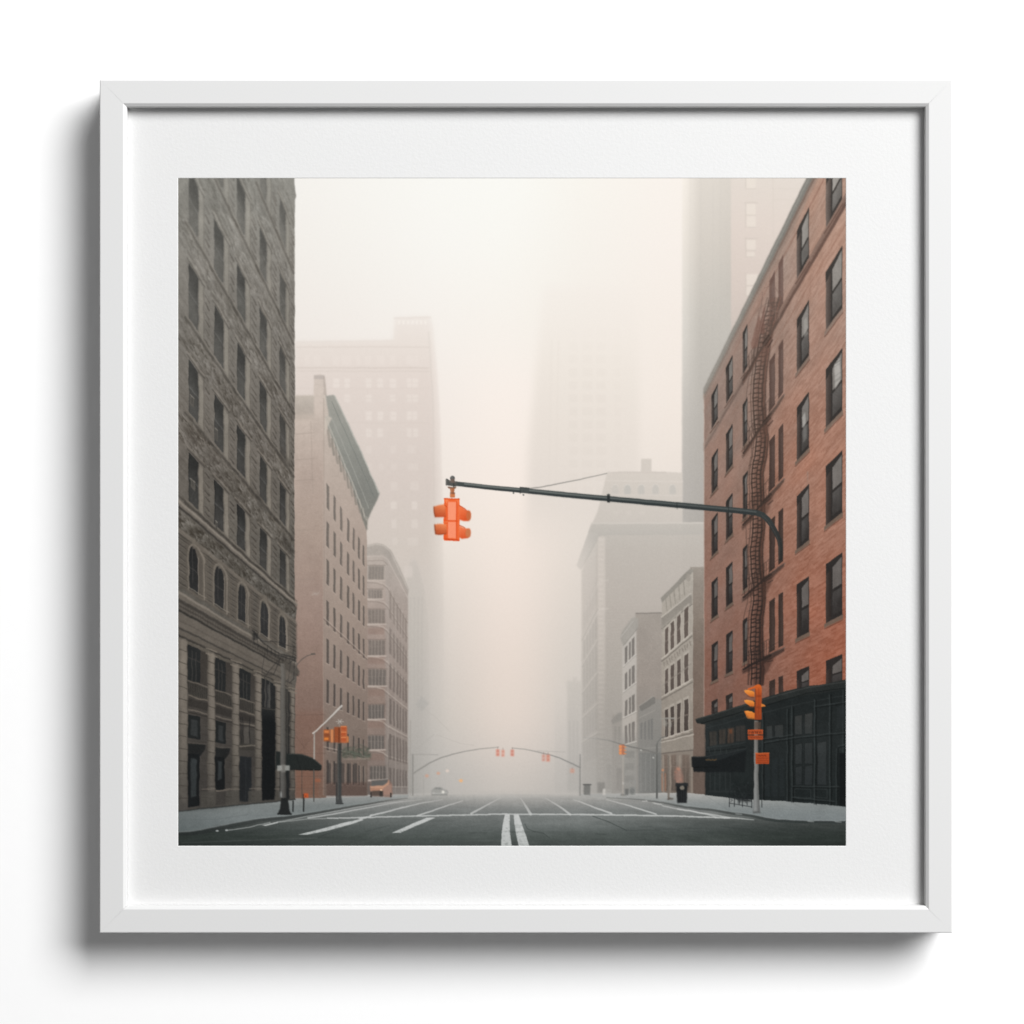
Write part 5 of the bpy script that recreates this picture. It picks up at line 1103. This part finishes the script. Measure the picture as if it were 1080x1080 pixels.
def moulding(side):
    bm = bmesh.new(); ends = [[], []]
    for e in (0, 1):
        for a, d in pr:
            g = a + .004 + .13 * max(0, a - 8) / A          # the mitre opens a hair towards the inside
            if side == 'top': x, y = (FO[0] + g, FO[2] + a) if e == 0 else (FO[1] - g, FO[2] + a)
            if side == 'bottom': x, y = (FO[1] - g, FO[3] - a) if e == 0 else (FO[0] + g, FO[3] - a)
            if side == 'left': x, y = (FO[0] + a, FO[3] - g) if e == 0 else (FO[0] + a, FO[2] + g)
            if side == 'right': x, y = (FO[1] - a, FO[2] + g) if e == 0 else (FO[1] - a, FO[3] - g)
            ends[e].append(bm.verts.new(P(x, y, d)))
    k = len(pr)
    for i in range(k):
        j = (i + 1) % k
        f = bm.faces.new((ends[0][i], ends[0][j], ends[1][j], ends[1][i]))
        f.smooth = False
    bm.faces.new(ends[0][::-1]); bm.faces.new(ends[1])
    bmesh.ops.recalc_face_normals(bm, faces=bm.faces)
    return bm
for s in ('top', 'right', 'bottom', 'left'):
    mesh_obj('frame_moulding', moulding(s), m_frame, root)

# mat board with its bevelled window
MZ = DEPTH - RECESS
wi = (187.9, 892.1, 187.9, 892.1)
def ring(bm, outer, inner, d0, d1):
    o = [bm.verts.new(P(x, y, d0)) for x, y in ((outer[0], outer[2]), (outer[1], outer[2]), (outer[1], outer[3]), (outer[0], outer[3]))]
    i_ = [bm.verts.new(P(x, y, d1)) for x, y in ((inner[0], inner[2]), (inner[1], inner[2]), (inner[1], inner[3]), (inner[0], inner[3]))]
    for k in range(4):
        bm.faces.new((o[k], o[(k + 1) % 4], i_[(k + 1) % 4], i_[k]))
    return o, i_
mo = (FO[0] + A - 6, FO[1] - A + 6, FO[2] + A - 6, FO[3] - A + 6)
wo = (wi[0] - .5, wi[1] + .5, wi[2] - .5, wi[3] + .5)
bm = bmesh.new()
ring(bm, mo, wo, MZ, MZ)
o1, _ = ring(bm, mo, wi, MZ - 2.2, MZ - 2.2)
ring(bm, mo, mo, MZ, MZ - 2.2)
bmesh.ops.remove_doubles(bm, verts=bm.verts, dist=1e-7); bmesh.ops.recalc_face_normals(bm, faces=bm.faces)
mat_o = mesh_obj('mat_board', bm, m_mat, root)
bm = bmesh.new(); ring(bm, wo, wi, MZ - .02, MZ - .28); bmesh.ops.recalc_face_normals(bm, faces=bm.faces)
mesh_obj('bevelled_edge', bm, m_core, mat_o)

bm = bmesh.new()  # unseen board added behind the sheet so no light leaks through the frame
for d in (8, 30): 
    bm.faces.new([bm.verts.new(P(x, y, d)) for x, y in ((mo[0], mo[2]), (mo[0], mo[3]), (mo[1], mo[3]), (mo[1], mo[2]))])
bm.faces.ensure_lookup_table()
f0, f1 = bm.faces[0].verts[:], bm.faces[1].verts[:]
for k in range(4): bm.faces.new((f0[k], f0[(k + 1) % 4], f1[(k + 1) % 4], f1[k]))
bmesh.ops.recalc_face_normals(bm, faces=bm.faces)
mesh_obj('light_stop_backing', bm, m_back, root)

# the printed sheet: plain paper, and on it the ink, one flat piece for every printed motif
PZ = MZ - .3
bm = bmesh.new()
bm.faces.new([bm.verts.new(P(x, y, PZ - .25)) for x, y in ((180, 180), (180, 900), (900, 900), (900, 180))])
sheet = mesh_obj('print', bm, m_mat, root)
sheet['label'] = 'foggy street print with buildings, road and traffic lights'

N = W // 2
pad = np.pad(img, ((1, 1), (1, 1), (0, 0)), mode='edge')          # ink at the cell corners
vc = (pad[0::2, 0::2] + pad[1::2, 0::2] + pad[0::2, 1::2] + pad[1::2, 1::2])[:N + 1, :N + 1] / 4 / 255
lin = np.where(vc <= .04045, vc / 12.92, ((vc + .055) / 1.055) ** 2.4) / PRINT_LIGHT
cell = idm[1::2, 1::2]
xs = (OX + np.arange(N + 1) * 2 / S); ys = (OY + np.arange(N + 1) * 2 / S)
ploc = parent_loc(sheet)
for k, nm in enumerate(names):
    cy, cx = np.nonzero(cell == k)
    if len(cy) == 0: continue
    q = np.stack([cy * (N + 1) + cx, (cy + 1) * (N + 1) + cx, (cy + 1) * (N + 1) + cx + 1, cy * (N + 1) + cx + 1], 1)
    used, inv = np.unique(q.ravel(), return_inverse=True)
    iy, ix = used // (N + 1), used % (N + 1)
    co = np.empty((len(used), 3), np.float32)
    co[:, 0] = (xs[ix] - PCX) * U - ploc.x; co[:, 1] = -PZ * U - ploc.y; co[:, 2] = Z0 - (ys[iy] - PCY) * U - ploc.z
    me = bpy.data.meshes.new(nm); F = len(q)
    me.vertices.add(len(used)); me.vertices.foreach_set('co', co.ravel())
    me.loops.add(F * 4); me.loops.foreach_set('vertex_index', inv.astype(np.int32).ravel())
    me.polygons.add(F); me.polygons.foreach_set('loop_start', np.arange(0, F * 4, 4, dtype=np.int32))
    at_ = me.color_attributes.new('ink', 'FLOAT_COLOR', 'POINT')
    cc = np.ones((len(used), 4), np.float32); cc[:, :3] = lin[iy, ix]
    at_.data.foreach_set('color', cc.ravel())
    me.update(calc_edges=True)
    me.materials.append(m_ink)
    o = bpy.data.objects.new(nm, me); col.objects.link(o); o.parent = sheet
    if k == 0: o['label'] = 'pale warm fog and sky between the buildings'
    elif k in labels: o['label'] = labels[k]

# ---- light: one big soft box to the upper right behind the viewer, and the pale room ----
ld = bpy.data.lights.new('softbox', 'AREA'); lo = bpy.data.objects.new('softbox', ld); col.objects.link(lo)
ld.shape = 'ELLIPSE'; ld.size = LSIZE[0]; ld.size_y = LSIZE[1]; ld.energy = LPOWER; ld.color = (1, 1, 1)
lo.location = (LPOS[0], -LPOS[1], Z0 + LPOS[2]); lo.rotation_euler = (math.radians(90), 0, 0)
w = bpy.data.worlds.new('World'); scene.world = w; w.use_nodes = True
w.node_tree.nodes['Background'].inputs['Color'].default_value = (1, 1, 1, 1)
w.node_tree.nodes['Background'].inputs['Strength'].default_value = AMBIENT

# ---- camera ----
cd = bpy.data.cameras.new('camera'); cam = bpy.data.objects.new('camera', cd); col.objects.link(cam)
cam.location = (0, -(D + PZ) * U, Z0); cam.rotation_euler = (math.radians(90), 0, 0)
cd.sensor_width = 36; cd.lens = 36 * D / 1080
cd.shift_x = (540 - PCX) / 1080; cd.shift_y = -(540 - PCY) / 1080
cd.clip_start = .05; cd.clip_end = 50
scene.camera = cam
scene.view_settings.view_transform = 'Standard'
scene.view_settings.look = 'None'
scene.view_settings.exposure = 0; scene.view_settings.gamma = 1
scene.view_settings.use_curve_mapping = False
scene.cycles.max_bounces = 6
